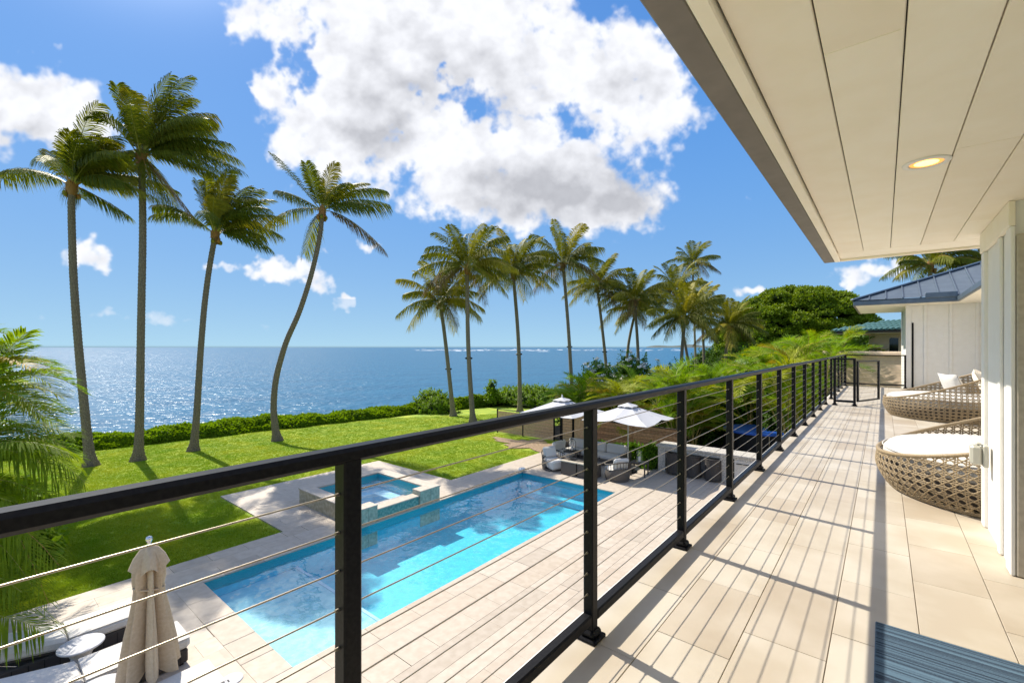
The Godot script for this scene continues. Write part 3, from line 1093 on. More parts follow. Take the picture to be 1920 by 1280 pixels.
func balcony() -> void:
	var fl := struct("balcony_floor", bx(Vector3(-1.17, FLOOR - 0.34, -19.75), Vector3(2.92, FLOOR - 0.012, 3.2), 0.01), M.grout)
	obj("edge_trim", bx(Vector3(-1.2, FLOOR - 0.36, -19.75), Vector3(-1.172, FLOOR - 0.02, 3.2), 0.004), M.white_paint, fl)
	var mats := [M.floor_tile, M.floor_tile, M.floor_tile_tan, M.floor_tile_mid, M.floor_tile_pale]
	var edges := [-1.165, -0.83, -0.512, -0.188, 0.131, 0.447, 0.763, 1.079, 1.395, 1.711, 2.027, 2.343, 2.659]
	var shift := [0.05, 0.42, 0.17, 0.55, 0.30, 0.02, 0.4, 0.2, 0.5, 0.1, 0.3, 0.0]
	var rest := MB.new()
	for i in 12:
		var z: float = 1.9 + shift[i]
		while z > -19.7:
			var z1 := maxf(z - 0.632, -19.72)
			var x0: float = edges[i]
			var x1: float = edges[i + 1]
			if x0 > 0.55 and z > -4.8 and z1 < -3.95:
				z = z1
				continue
			var s := Vector3(snappedf(x1 - x0 - 0.003, 0.001), 0.02, snappedf(z - z1 - 0.003, 0.001))
			var c := Vector3((x0 + x1) / 2, FLOOR - 0.01 + rng.randf_range(-0.0006, 0.0006), (z + z1) / 2)
			if z > -12.5 and z < 0.2 and x0 < 2.0 and not (x0 > 0.5 and z > -3.9):
				obj("tile", piece(s, 0.0016), mats[rng.randi() % 5], fl, c)
			else:
				rest.box(c, s)
			z = z1
	var o := obj("tile_field", rest.mesh(), M.floor_tile, fl)
	o.set_meta("kind", "stuff")
	# rug
	var r := obj("rug", piece(Vector3(1.6, 0.012, 2.3), 0.004), M.rug_yarn, null, Vector3(0.77, FLOOR + 0.0065, -1.68))
	tag(r, "blue striped woven rug on the balcony tiles in the near corner", "rug")


func rail_run(t: Node3D, a: Vector3, b: Vector3, posts: Array, ends := true) -> void:
	# a, b: floor points of the run; posts: distances from a
	var l := a.distance_to(b)
	var z := (b - a).normalized()
	var x := Vector3.UP.cross(z)
	var bs := Basis(x, Vector3.UP, z)
	var mid := (a + b) / 2
	obj("top_rail", piece(Vector3(0.054, 0.038, l + 0.05), 0.009), M.black_metal, t, mid + Vector3(0, 1.071, 0), bs)
	var bays := posts.size() - 1
	for i in bays:
		var p0: Vector3 = a + z * (posts[i] + 0.026)
		var p1: Vector3 = a + z * (posts[i + 1] - 0.026)
		if p0.distance_to(p1) > 0.2:
			obj("bottom_rail", piece(Vector3(0.048, 0.048, p0.distance_to(p1)), 0.007), M.black_metal, t, (p0 + p1) / 2 + Vector3(0, 0.098, 0), bs)
	for k in 9:
		var w := MB.new()
		var y := 0.21 + k * 0.0955
		w.rod(a + Vector3(0, y, 0), b + Vector3(0, y, 0), 0.0022, 8)
		obj("cable", w.mesh(), M.steel, t)
	for p in posts:
		var c: Vector3 = a + z * float(p)
		var post := obj("post", piece(Vector3(0.05, 1.054, 0.05), 0.005), M.black_metal, t, c + Vector3(0, 0.535, 0), bs)
		if ends:
			obj("foot", piece(Vector3(0.105, 0.016, 0.105), 0.004), M.black_metal, post, Vector3(0, -0.5268, 0))
			obj("foot_collar", piece(Vector3(0.078, 0.03, 0.078), 0.01), M.black_metal, post, Vector3(0, -0.504, 0))
		var f := MB.new()
		for k in 9:
			var y := 0.21 + k * 0.0955 - 0.535
			f.rod(Vector3(0, y, -0.036), Vector3(0, y, 0.036), 0.0042, 8)
		obj("cable_fittings", f.mesh(), M.steel, post).set_meta("kind", "stuff")


func railing() -> void:
	var a := Vector3(-1.05, FLOOR, 1.83)
	var t := thing("balcony_railing", "long black metal balcony railing with steel cables above the pool", "railing", a)
	var posts := []
	for i in 12:
		posts.append(1.23 * i)
	rail_run(t, Vector3.ZERO, Vector3(0, 0, -14.76), posts + [14.73])
	var far := thing("far_railing", "black cable railing round the far balcony end behind the gate", "railing", Vector3(-1.05, FLOOR, -13.02))
	rail_run(far, Vector3(0, 0, -0.12), Vector3(0, 0, -6.55), [1.25, 2.5, 3.75, 5.05, 6.43])
	rail_run(far, Vector3(0.03, 0, -6.58), Vector3(1.6, 0, -6.58), [0.0, 1.57])
	var sh := thing("gate_railing", "short black cable railing stub across the balcony beside the open gate", "railing", Vector3(-0.9, FLOOR, -12.98))
	rail_run(sh, Vector3.ZERO, Vector3(0.39, 0, 0), [0.02, 0.39])
	# open gate leaf
	var h := Vector3(-0.455, FLOOR, -13.08)
	var e := Vector3(-0.09, FLOOR, -14.05)
	var g := thing("balcony_gate", "black metal cable gate standing open at the balcony's far end", "gate", h)
	var z := (e - h).normalized()
	var l := h.distance_to(e)
	var bs := Basis(Vector3.UP.cross(z), Vector3.UP, z)
	for k in [0.0, l]:
		obj("stile", piece(Vector3(0.04, 0.94, 0.05), 0.004), M.black_metal, g, z * k + Vector3(0, 0.56, 0), bs)
	for y in [0.105, 1.015]:
		obj("frame_rail", piece(Vector3(0.036, 0.036, l - 0.05), 0.004), M.black_metal, g, z * l / 2 + Vector3(0, y, 0), bs)
	for k in 9:
		var w := MB.new()
		w.rod(z * 0.02 + Vector3(0, 0.2 + k * 0.09, 0), z * (l - 0.02) + Vector3(0, 0.2 + k * 0.09, 0), 0.0028, 6)
		obj("cable", w.mesh(), M.steel, g)
	for y in [0.22, 0.92]:
		obj("hinge", piece(Vector3(0.03, 0.09, 0.05), 0.004), M.black_metal, g, Vector3(0, y, 0.05), bs)


func wing() -> void:
	var z := -20.05
	var t := thing("house_wing", "white board and batten wing with blue grey metal hip roof", "house", Vector3(0.57, FLOOR, z))
	var o := -t.position
	obj("wall", bx(Vector3(0.6, 0.0, z - 6) + o, Vector3(2.72, FLOOR + 2.95, z) + o, 0.004), M.white_paint, t)
	obj("corner_board", bx(Vector3(0.575, FLOOR, z - 0.1) + o, Vector3(0.72, FLOOR + 2.9, z + 0.024) + o, 0.005), M.white_paint, t)
	for i in 4:
		var x := 1.02 + i * 0.6
		obj("batten", bx(Vector3(x, FLOOR, z + 0.001) + o, Vector3(x + 0.08, FLOOR + 2.8, z + 0.034) + o, 0.004), M.white_paint, t)
	obj("door_frame", bx(Vector3(0.725, FLOOR + 0.01, z + 0.001) + o, Vector3(0.775, FLOOR + 2.15, z + 0.03) + o, 0.004), M.black_metal, t)
	# eave: soffit boards, fascia gutter; its corner meets the eave running back towards the camera
	var ex := -0.78
	var ez := -19.0
	var ix := 1.77
	var ey := FLOOR + 2.72
	for k in 5:
		var zb := z - 3.5 + k * 0.9
		obj("soffit_board", bx(Vector3(ex + 0.1, ey, zb) + o, Vector3(0.6, ey + 0.02, minf(zb + 0.89, ez - 0.09)) + o, 0.003), M.cream_paint_pale, t)
	obj("soffit_board", bx(Vector3(0.603, ey, z + 0.03) + o, Vector3(ix, ey + 0.02, ez - 0.09) + o, 0.003), M.cream_paint_pale, t)
	obj("soffit_board", bx(Vector3(ix + 0.003, ey, z + 0.03) + o, Vector3(2.74, ey + 0.02, -8) + o, 0.003), M.cream_paint_pale, t)
	obj("eave_trim", bx(Vector3(ex + 0.06, ey - 0.012, z - 3.5) + o, Vector3(ex + 0.1, ey + 0.03, ez - 0.06) + o, 0.003), M.cream_paint, t)
	obj("gutter", bx(Vector3(ex, ey, ez - 0.06) + o, Vector3(ix, ey + 0.16, ez + 0.04) + o, 0.02), M.roof_metal, t)
	obj("gutter", bx(Vector3(ix - 0.06, ey + 0.002, ez + 0.04) + o, Vector3(ix + 0.04, ey + 0.162, -8) + o, 0.02), M.roof_metal, t)
	obj("fascia", bx(Vector3(ex - 0.002, ey - 0.02, z - 3.5) + o, Vector3(ex + 0.058, ey + 0.158, ez - 0.062) + o, 0.008), M.fascia_paint, t)
	obj("conductor_head", bx(Vector3(1.0, ey + 0.14, ez - 0.02) + o, Vector3(1.72, ey + 0.30, ez + 0.10) + o, 0.01), M.roof_metal, t)
	var ry := ey + 0.17
	var pitch := 0.40
	var r := MB.new()
	var c0 := Vector3(ex - 0.04, ry, ez + 0.06)
	var run := 7.0
	r.face([c0 + o, Vector3(ix + 3.0, ry, ez + 0.06) + o, Vector3(ix + 3.0, ry + run * pitch, ez - run) + o, Vector3(ex + run, ry + run * pitch, ez - run) + o], Vector3(0, 1, 0.4))
	r.face([c0 + o, Vector3(ex + run, ry + run * pitch, ez - run) + o, Vector3(ex - 0.04, ry, ez - run) + o], Vector3(-0.4, 1, 0))
	r.face([Vector3(ix - 0.02, ry + 0.012, ez - 1.2) + o, Vector3(ix - 0.02, ry + 0.012, -8) + o, Vector3(ix + 3.0, ry + 3.0 * pitch + 0.012, -8) + o, Vector3(ix + 3.0, ry + 3.0 * pitch + 0.012, ez - 1.2) + o], Vector3(-0.4, 1, 0))
	r.face([c0 + o - Vector3(0, 0.01, 0), Vector3(ix + 3.0, ry - 0.01, ez + 0.06) + o, Vector3(ix + 3.0, ry - 0.01, ez - run) + o, Vector3(ex - 0.04, ry - 0.01, ez - run) + o], Vector3.DOWN)
	obj("roof", r.mesh(), M.roof_metal, t)
	for k in 9:
		var x := ex + 0.42 + k * 0.42
		var top := x - ex
		var a := Vector3(x, ry + 0.012, ez + 0.05) + o
		var s := MB.new()
		s.bar(a, a + Vector3(0, top * pitch, -top), 0.03, 0.05, Vector3.UP, 0.004)
		obj("roof_seam", s.mesh(), M.roof_metal, t)
	var hip := MB.new()
	hip.bar(c0 + o + Vector3(0, 0.03, 0), Vector3(ex + run, ry + run * pitch + 0.03, ez - run) + o, 0.12, 0.05, Vector3.UP, 0.01)
	obj("hip_cap", hip.mesh(), M.roof_metal, t)


func daybed_rim(a: float) -> float:
	return 0.335 + 0.68 * pow(0.5 + 0.5 * cos(a), 1.146)


func daybed_at(a: float, hh: float) -> Vector3:
	# a: angle, 0 at the back (+x); hh: height above the floor
	var r := 0.885 + 0.105 * sin(minf(hh / 0.25, 1.0) * PI * 0.5) - 0.10 * smoothstep(0.25, 0.95, hh) - 0.012 * smoothstep(0.22, 0.34, hh)
	return Vector3(cos(a) * r, hh, sin(a) * r)


func daybeds() -> void:
	var st := MB.new()
	var cols := 84
	var step := 0.058
	# cane weave: pairs of uprights, pairs of rounds, and two families of diagonals
	for c in cols:
		var a := TAU * c / cols
		for s in [-1, 1]:
			ribbon(st, a + s * 0.0085, 0.03, a + s * 0.0085, daybed_rim(a), 10, 0.0048, 0.0)
		for s in [-1, 1]:
			var up := 0.03
			var b := a + TAU / cols * 0.5
			while up < daybed_rim(b):
				up += 0.01
				b += s * TAU / cols * 0.01 / step
			ribbon(st, a + TAU / cols * 0.5, 0.03, b, up, 14, 0.0045, 0.004)
	var lv := 0.03
	while lv < 1.0:
		var q := clampf((lv - 0.335) / 0.68, 0.0, 1.0)
		var am := PI if q <= 0.0 else acos(clampf(2.0 * pow(q, 1.0 / 1.146) - 1.0, -1.0, 1.0))
		for s in [-1, 1]:
			if am > 0.1:
				ribbon(st, -am, lv + s * 0.0075, am, lv + s * 0.0075, int(cols * 2 * am / PI) + 4, 0.0048, 0.002)
		lv += step
	var rim := []
	var rr := []
	for k in 97:
		rim.append(daybed_at(TAU * k / 96, daybed_rim(TAU * k / 96)) + Vector3(0, 0.004, 0))
		rr.append(0.017)
	var rm := MB.new()
	rm.tube(rim, rr, 10, false)
	var base := MB.new()
	base.lathe([Vector2(0.875, 0.0), Vector2(0.89, 0.012), Vector2(0.885, 0.04), Vector2(0.3, 0.045)], 64)
	var cush := MB.new()
	cush.lathe([Vector2(0.3, 0.24), Vector2(0.86, 0.245), Vector2(0.915, 0.27), Vector2(0.935, 0.32), Vector2(0.93, 0.375), Vector2(0.895, 0.415), Vector2(0.8, 0.432), Vector2(0.4, 0.442), Vector2(0.0, 0.445)], 72)
	for i in cush.v.size():
		var p := cush.v[i]
		if p.x > 0.45:
			cush.v[i].x = 0.45 + (p.x - 0.45) * 0.80
		cush.v[i].y += 0.006 * sin(p.x * 7.0 + p.z * 3.0) + 0.004 * sin(p.z * 11.0)
	cush.smooth()
	var seam := []
	var sr := []
	for k in 73:
		var a := TAU * k / 72
		var x := cos(a) * 0.937
		seam.append(Vector3(x if x < 0.45 else 0.45 + (x - 0.45) * 0.8, 0.385, sin(a) * 0.937))
		sr.append(0.005)
	var pip := MB.new()
	pip.tube(seam, sr, 6, false)
	var pillow := pillow_mesh(0.5, 0.5, 0.17)
	var shell := MB.new()
	var gg := []
	for j in 9:
		var row := []
		for k in 73:
			var p := daybed_at(TAU * k / 72, 0.27 * j / 8.0)
			row.append(Vector3(p.x * 0.93, p.y, p.z * 0.93))
		gg.append(row)
	shell.grid(gg)
	var specs := [["round tan wicker daybed with white cushion nearest the wall pier", Vector3(0.93, FLOOR + 0.001, -5.88)], ["far round tan wicker daybed with pillows before the white wing", Vector3(0.98, FLOOR + 0.001, -12.0)]]
	for i in 2:
		var t := thing("wicker_daybed", specs[i][0], "daybed", specs[i][1], 0, "round wicker daybeds on the balcony")
		obj("weave", st.mesh() if i == 0 else cache["weave"], M.wicker_tan, t)
		cache["weave"] = (t.get_child(0) as MeshInstance3D).mesh
		obj("rim", rm.mesh(), M.wicker_tan, t)
		obj("base", base.mesh(), M.wicker_tan, t)
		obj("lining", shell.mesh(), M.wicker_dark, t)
		var cu := obj("cushion", cush.mesh(), M.cushion_white, t)
		obj("piping", pip.mesh(), M.cushion_white, cu)
	var pls := [[Vector3(1.05, 0.60, -12.35), 0.5, "white square pillow leaning in the far daybed, seaward one"], [Vector3(1.42, 0.70, -12.1), -0.1, "large cream pillow at the back of the far daybed"], [Vector3(1.45, 0.68, -11.55), -0.5, "white pillow at the near side of the far daybed back"], [Vector3(1.5, 0.66, -6.1), -0.1, "white pillow resting at the back of the near daybed"]]
	for p in pls:
		var b := Basis(Vector3.UP, p[1] + PI / 2) * Basis(Vector3.RIGHT, -0.42)
		var o := obj("pillow", pillow, M.cushion_white if p[0].x < 1.4 else M.cream_paint, null, p[0] + Vector3(0, FLOOR, 0), b)
		tag(o, p[2], "pillow", "pillows on the wicker daybeds")


func ribbon(m: MB, a0: float, v0: float, a1: float, v1: float, n: int, w: float, lift: float) -> void:
	var pts := []
	for i in n + 1:
		var k := float(i) / n
		pts.append(daybed_at(lerpf(a0, a1, k), lerpf(v0, v1, k)))
	var k0 := m.v.size()
	for i in n + 1:
		var p: Vector3 = pts[i]
		var tg: Vector3 = (pts[mini(i + 1, n)] - pts[maxi(i - 1, 0)]).normalized()
		var out := Vector3(p.x, 0.0, p.z).normalized()
		var sd := tg.cross(out).normalized()
		out = sd.cross(tg).normalized()
		p += out * (lift + 0.0015 * sin(i * 1.6 + a0 * 40.0))
		for q in [[sd * w, sd], [out * w * 0.9, out], [sd * -w, -sd]]:
			m.v.append(p + q[0])
			m.n.append((q[1] + out * 0.4).normalized())
			m.t.append(Vector2.ZERO)
	for i in n:
		for e in 2:
			var a := k0 + i * 3 + e
			m.ix.append(a); m.ix.append(a + 1); m.ix.append(a + 4)
			m.ix.append(a); m.ix.append(a + 4); m.ix.append(a + 3)


func pillow_mesh(w: float, h: float, d: float) -> ArrayMesh:
	var m := MB.new()
	for s in [1.0, -1.0]:
		var g := []
		for j in 13:
			var row := []
			for i in 13:
				var u := i / 6.0 - 1.0
				var v := j / 6.0 - 1.0
				var k := pow((1.0 - u * u) * (1.0 - v * v), 0.45)
				var pin := 1.0 - 0.10 * (1.0 - absf(u) * absf(v)) * maxf(absf(u), absf(v))
				row.append(Vector3(u * w * 0.5 * pin * s, v * h * 0.5 * pin, s * (k * d * 0.5 + 0.004 + 0.006 * sin(u * 5.0 + v * 4.0) * k)))
			g.append(row)
		g.reverse()
		m.grid(g)
	return m.mesh()


func small_things() -> void:
	# covered outlet on the pier
	var at := Vector3(0.578, FLOOR + 0.56, -4.69)
	var t := thing("outlet_cover", "pale grey weatherproof outlet box on the white house pier", "outlet", at)
	obj("back_box", piece(Vector3(0.03, 0.155, 0.10), 0.006), M.plastic_grey, t, Vector3(-0.012, 0, 0))
	obj("lid", piece(Vector3(0.062, 0.14, 0.088), 0.014), M.plastic_grey, t, Vector3(-0.059, 0.002, 0))
	obj("hinge", piece(Vector3(0.03, 0.018, 0.05), 0.006), M.plastic_grey, t, Vector3(-0.045, 0.083, 0))
	var sk := thing("skimmer_lid", "round cream skimmer lid set in paving near the pool corner", "lid", Vector3(-7.55, 0.036, -2.62))
	var m := MB.new()
	m.lathe([Vector2(0.145, 0.0), Vector2(0.145, 0.008), Vector2(0.125, 0.012), Vector2(0.118, 0.006), Vector2(0.0, 0.007)], 40)
	obj("cover", m.mesh(), M.canvas_grey, sk)
	obj("finger_slot", piece(Vector3(0.06, 0.004, 0.016), 0.001), M.mesh_black, sk, Vector3(0.0, 0.009, 0.05))
	var b := MB.new()
	var fl := thing("pool_floater", "white floating dispenser bobbing at the pool's far end", "floater", Vector3(-10.2, -0.1, -13.5))
	b.lathe([Vector2(0.02, -0.18), Vector2(0.035, -0.15), Vector2(0.035, -0.02), Vector2(0.10, 0.0), Vector2(0.11, 0.025), Vector2(0.09, 0.05), Vector2(0.05, 0.06), Vector2(0.05, 0.11), Vector2(0.0, 0.12)], 24)
	obj("body", b.mesh(), M.plastic_white, fl)
	var sn := thing("pool_sensor", "small pale device clipped on the pool's far left corner", "pool device", Vector3(-11.25, 0.035, -14.4))
	obj("case", piece(Vector3(0.2, 0.13, 0.26), 0.03), M.plastic_white, sn, Vector3(0, 0.065, 0))
	obj("arm", piece(Vector3(0.06, 0.03, 0.2), 0.008), M.plastic_grey, sn, Vector3(0.1, 0.03, 0.1))


func loungers() -> void:
	var seat := piece(Vector3(0.68, 0.17, 1.22), 0.045)
	var back := piece(Vector3(0.68, 0.17, 0.82), 0.045)
	var labels := ["white cushioned pool lounger nearest the lawn edge", "white cushioned pool lounger in the middle, behind the closed umbrella", "white cushioned pool lounger nearest the house, cut by the picture edge"]
	var xs := [-10.23, -8.80, -7.32]
	for i in 3:
		var t := thing("pool_lounger", labels[i], "lounger", Vector3(xs[i], 0.035, -1.12), 0.0, "white loungers beside the pool")
		obj("base", bx(Vector3(-0.33, 0.03, -1.20), Vector3(0.33, 0.235, 0.86), 0.02), M.wicker_dark, t)
		for s in [[-0.28, -1.12], [0.28, -1.12], [-0.28, 0.78], [0.28, 0.78]]:
			obj("foot", piece(Vector3(0.05, 0.035, 0.05), 0.004), M.black_metal, t, Vector3(s[0], 0.0175, s[1]))
		for k in 12:
			obj("base_panel_seam", piece(Vector3(0.004, 0.17, 0.006), 0.001), M.black_metal, t, Vector3(0.332, 0.13, -1.1 + k * 0.17))
		var c := obj("seat_cushion", seat, M.cushion_white, t, Vector3(0, 0.325, -0.62))
		obj("piping", bx(Vector3(-0.335, 0.075, -0.605), Vector3(0.335, 0.083, 0.605), 0.002), M.cushion_white, c)
		var ang := 0.20 if i < 2 else 0.2
		var bs := Basis(Vector3.RIGHT, -ang)
		obj("back_cushion", back, M.cushion_white, t, Vector3(0, 0.325, 0.0) + bs * Vector3(0, 0.0, 0.415), bs)
		obj("back_frame", piece(Vector3(0.62, 0.03, 0.80), 0.006), M.wicker_dark, t, Vector3(0, 0.222, 0.0) + bs * Vector3(0, 0.0, 0.41), bs)
		for s in [-0.26, 0.26]:
			var m := MB.new()
			m.rod(Vector3(s, 0.2, 0.5), Vector3(s, 0.33, 0.72), 0.012, 8)
			obj("back_strut", m.mesh(), M.chrome, t)
	var tb := MB.new()
	tb.lathe([Vector2(0.0, 0.0), Vector2(0.19, 0.0), Vector2(0.19, 0.012), Vector2(0.13, 0.16), Vector2(0.115, 0.24), Vector2(0.15, 0.32), Vector2(0.24, 0.38), Vector2(0.275, 0.405), Vector2(0.275, 0.425), Vector2(0.255, 0.428), Vector2(0.24, 0.418), Vector2(0.0, 0.415)], 48)
	var tm := tb.mesh()
	for q in [[Vector3(-9.52, 0.036, -1.22), "white hourglass side table between the lawn lounger and middle lounger"], [Vector3(-8.10, 0.036, -1.22), "white hourglass side table at the bottom edge beside the closed umbrella"]]:
		var o := obj("side_table", tm, M.canvas_grey, null, q[0])
		tag(o, q[1], "side table", "white side tables between loungers")
	# closed market umbrella
	var u := thing("closed_umbrella", "closed beige market umbrella standing among the white loungers", "umbrella", Vector3(-7.98, 0.035, -1.72))
	var m := MB.new()
	m.rod(Vector3(0, 0.05, 0), Vector3(0, 2.3, 0), 0.02, 12)
	obj("pole", m.mesh(), M.casing_paint, u)
	var bs := MB.new()
	bs.lathe([Vector2(0.0, 0.0), Vector2(0.26, 0.0), Vector2(0.26, 0.03), Vector2(0.22, 0.05), Vector2(0.04, 0.06), Vector2(0.035, 0.2), Vector2(0.0, 0.2)], 32)
	obj("base", bs.mesh(), M.black_metal, u)
	var k := MB.new()
	var folds := 8
	var g := []
	var prof := [[2.16, 0.04], [2.12, 0.085], [2.02, 0.13], [1.86, 0.155], [1.72, 0.15], [1.62, 0.135], [1.5, 0.145], [1.3, 0.175], [1.05, 0.215], [0.8, 0.25], [0.58, 0.275], [0.44, 0.285]]
	for j in prof.size():
		var row := []
		for i in 145:
			var a := TAU * i / 144
			var deep := 0.12 + 0.46 * smoothstep(0.0, 4.0, j)
			var w := asin(sin(a * folds + 0.7 * sin(a * 3.0 + j * 0.35) + j * 0.12)) * 2.0 / PI
			var r: float = prof[j][1] * (1.0 + deep * w * (0.75 + 0.25 * sin(a * 2.0 + 1.0)))
			var y: float = prof[j][0] + 0.03 * sin(a * 3.0 + 1.0) * smoothstep(3.0, 11.0, j) + 0.07 * maxf(0.0, -w) * smoothstep(8.0, 11.0, j)
			row.append(Vector3(cos(a) * r, y, sin(a) * r))
		g.append(row)
	g.reverse()
	k.grid(g)
	obj("canopy", k.mesh(), M.canvas_tan, u)
	# short upper vent flap hanging open round the top
	var f := []
	for j in 4:
		var row := []
		for i in 65:
			var a := TAU * i / 64
			var r: float = [0.03, 0.10, 0.165, 0.205][j] * (1.0 + 0.18 * sin(a * 5.0 + 0.8) * j / 3.0)
			row.append(Vector3(cos(a) * r, [2.19, 2.15, 2.03, 1.88][j] + 0.05 * sin(a * 5.0 + 0.8) * j / 3.0, sin(a) * r))
		f.append(row)
	f.reverse()
	var fm := MB.new()
	fm.grid(f)
	obj("vent_flap", fm.mesh(), M.canvas_tan, u)
	var tie := MB.new()
	var ring := []
	var rr := []
	for i in 49:
		var a := TAU * i / 48
		ring.append(Vector3(cos(a) * 0.14, 1.61 + 0.04 * sin(a), sin(a) * 0.175))
		rr.append(0.012)
	tie.tube(ring, rr, 6, false)
	obj("tie_strap", tie.mesh(), M.canvas_tan, u)
	var fin := MB.new()
	fin.lathe([Vector2(0.0, 2.14), Vector2(0.035, 2.16), Vector2(0.03, 2.22), Vector2(0.022, 2.23), Vector2(0.04, 2.26), Vector2(0.045, 2.285), Vector2(0.03, 2.315), Vector2(0.0, 2.325)], 20)
	obj("finial", fin.mesh(), M.chrome, u)


func open_umbrella(c: Vector3, label: String) -> void:
	var u := thing("open_umbrella", label, "umbrella", c, 0.0, "open umbrellas over the lounge")
	var m := MB.new()
	m.rod(Vector3(0, 0.05, 0), Vector3(0, 2.72, 0), 0.026, 14)
	obj("pole", m.mesh(), M.plastic_grey if label.contains("right") else M.black_metal, u)
	var b := MB.new()
	b.lathe([Vector2(0.0, 0.0), Vector2(0.34, 0.0), Vector2(0.34, 0.04), Vector2(0.28, 0.07), Vector2(0.05, 0.08), Vector2(0.045, 0.3), Vector2(0.0, 0.3)], 36)
	obj("base", b.mesh(), M.black_metal, u)
	var hs := 1.36
	var top := 2.70
	var low := 2.10
	# eight canvas panels between ribs to the corners and side middles
	var pts := [Vector3(hs, low, hs), Vector3(hs, low + 0.1, 0), Vector3(hs, low, -hs), Vector3(0, low + 0.1, -hs), Vector3(-hs, low, -hs), Vector3(-hs, low + 0.1, 0), Vector3(-hs, low, hs), Vector3(0, low + 0.1, hs)]
	for i in 8:
		var p: Vector3 = pts[i]
		var q: Vector3 = pts[(i + 1) % 8]
		var g := []
		for j in 7:
			var row := []
			var k := 0.15 + 0.85 * j / 6.0
			for e in 5:
				var w := e / 4.0
				var rimp := p.lerp(q, w)
				var s := Vector3(0, top, 0).lerp(rimp, k)
				s.y -= 0.05 * sin(PI * w) * k + 0.10 * k * (1.0 - k)
				row.append(s)
			g.append(row)
		var cm := MB.new()
		cm.grid(g)
		obj("canopy_panel", cm.mesh(), M.canvas_grey, u)
		var rb := MB.new()
		rb.bar(Vector3(0, top - 0.06, 0), p - Vector3(0, 0.02, 0), 0.015, 0.02)
		obj("rib", rb.mesh(), M.black_metal, u)
		var stt := MB.new()
		stt.bar(Vector3(0, 1.9, 0), Vector3(0, top, 0).lerp(p, 0.5) - Vector3(0, 0.06, 0), 0.012, 0.016)
		obj("strut", stt.mesh(), M.black_metal, u)
	var v := MB.new()
	var gg := []
	for j in 4:
		var row := []
		for i in 33:
			var a := TAU * i / 32
			var sq := 1.0 / maxf(absf(cos(a)), absf(sin(a)))
			var r: float = [0.02, 0.14, 0.25, 0.34][j] * lerpf(1.0, sq, 0.7)
			row.append(Vector3(cos(a) * r, top + [0.05, 0.0, -0.035, -0.10][j] + (0.03 * absf(sin(a * 4.0)) if j == 3 else 0.0), sin(a) * r))
		gg.append(row)
	gg.reverse()
	v.grid(gg)
	obj("vent_cap", v.mesh(), M.canvas_grey, u)
	var f := MB.new()
	f.lathe([Vector2(0.0, top + 0.03), Vector2(0.03, top + 0.05), Vector2(0.045, top + 0.08), Vector2(0.025, top + 0.11), Vector2(0.035, top + 0.14), Vector2(0.0, top + 0.17)], 16)
	obj("finial", f.mesh(), M.plastic_white, u)


func armchair(c: Vector3, turn: float, label: String) -> void:
	var t := thing("armchair", label, "armchair", c, turn, "woven armchairs in the poolside lounge")
	# tub shell, open at the front (+z): solid weave below, ropes above
	var g := []
	for j in 6:
		var row := []
		for i in 33:
			var a := lerpf(-0.25, PI + 0.25, i / 32.0)
			var h := 0.05 + j / 5.0 * (0.34 + 0.10 * pow(sin(clampf(a, 0, PI)), 1.5))
			var r := 0.44 + 0.03 * sin(PI * j / 5.0)
			row.append(Vector3(-cos(a) * r, h, -sin(a) * r * 1.02 + 0.02))
		g.append(row)
	var s := MB.new()
	s.grid(g)
	obj("shell", s.mesh(), M.wicker_brown, t)
	var top := []
	var tr := []
	for i in 33:
		var a := lerpf(-0.3, PI + 0.3, i / 32.0)
		top.append(Vector3(-cos(a) * 0.47, 0.60 + 0.14 * pow(sin(clampf(a, 0, PI)), 1.5), -sin(a) * 0.49 + 0.02))
		tr.append(0.022)
	var rm := MB.new()
	rm.tube(top, tr, 8)
	obj("top_rail", rm.mesh(), M.wicker_brown, t)
	for i in 15:
		var a := lerpf(-0.2, PI + 0.2, i / 14.0)
		var r := MB.new()
		r.rod(Vector3(-cos(a) * 0.45, 0.38 + 0.10 * pow(sin(clampf(a, 0, PI)), 1.5), -sin(a) * 0.46 + 0.02), Vector3(-cos(a) * 0.47, 0.60 + 0.14 * pow(sin(clampf(a, 0, PI)), 1.5), -sin(a) * 0.49 + 0.02), 0.011, 6)
		obj("rope", r.mesh(), M.wicker_brown, t)
	var bm := MB.new()
	bm.lathe([Vector2(0.0, 0.0), Vector2(0.42, 0.0), Vector2(0.44, 0.02), Vector2(0.44, 0.07), Vector2(0.0, 0.08)], 36)
	obj("base", bm.mesh(), M.wicker_brown, t)
	obj("seat_cushion", piece(Vector3(0.68, 0.36, 0.74), 0.06), M.cushion_white, t, Vector3(0, 0.26, 0.11))
	obj("back_cushion", piece(Vector3(0.62, 0.46, 0.17), 0.07), M.cushion_white, t, Vector3(0, 0.64, -0.26), Basis(Vector3.RIGHT, -0.28))


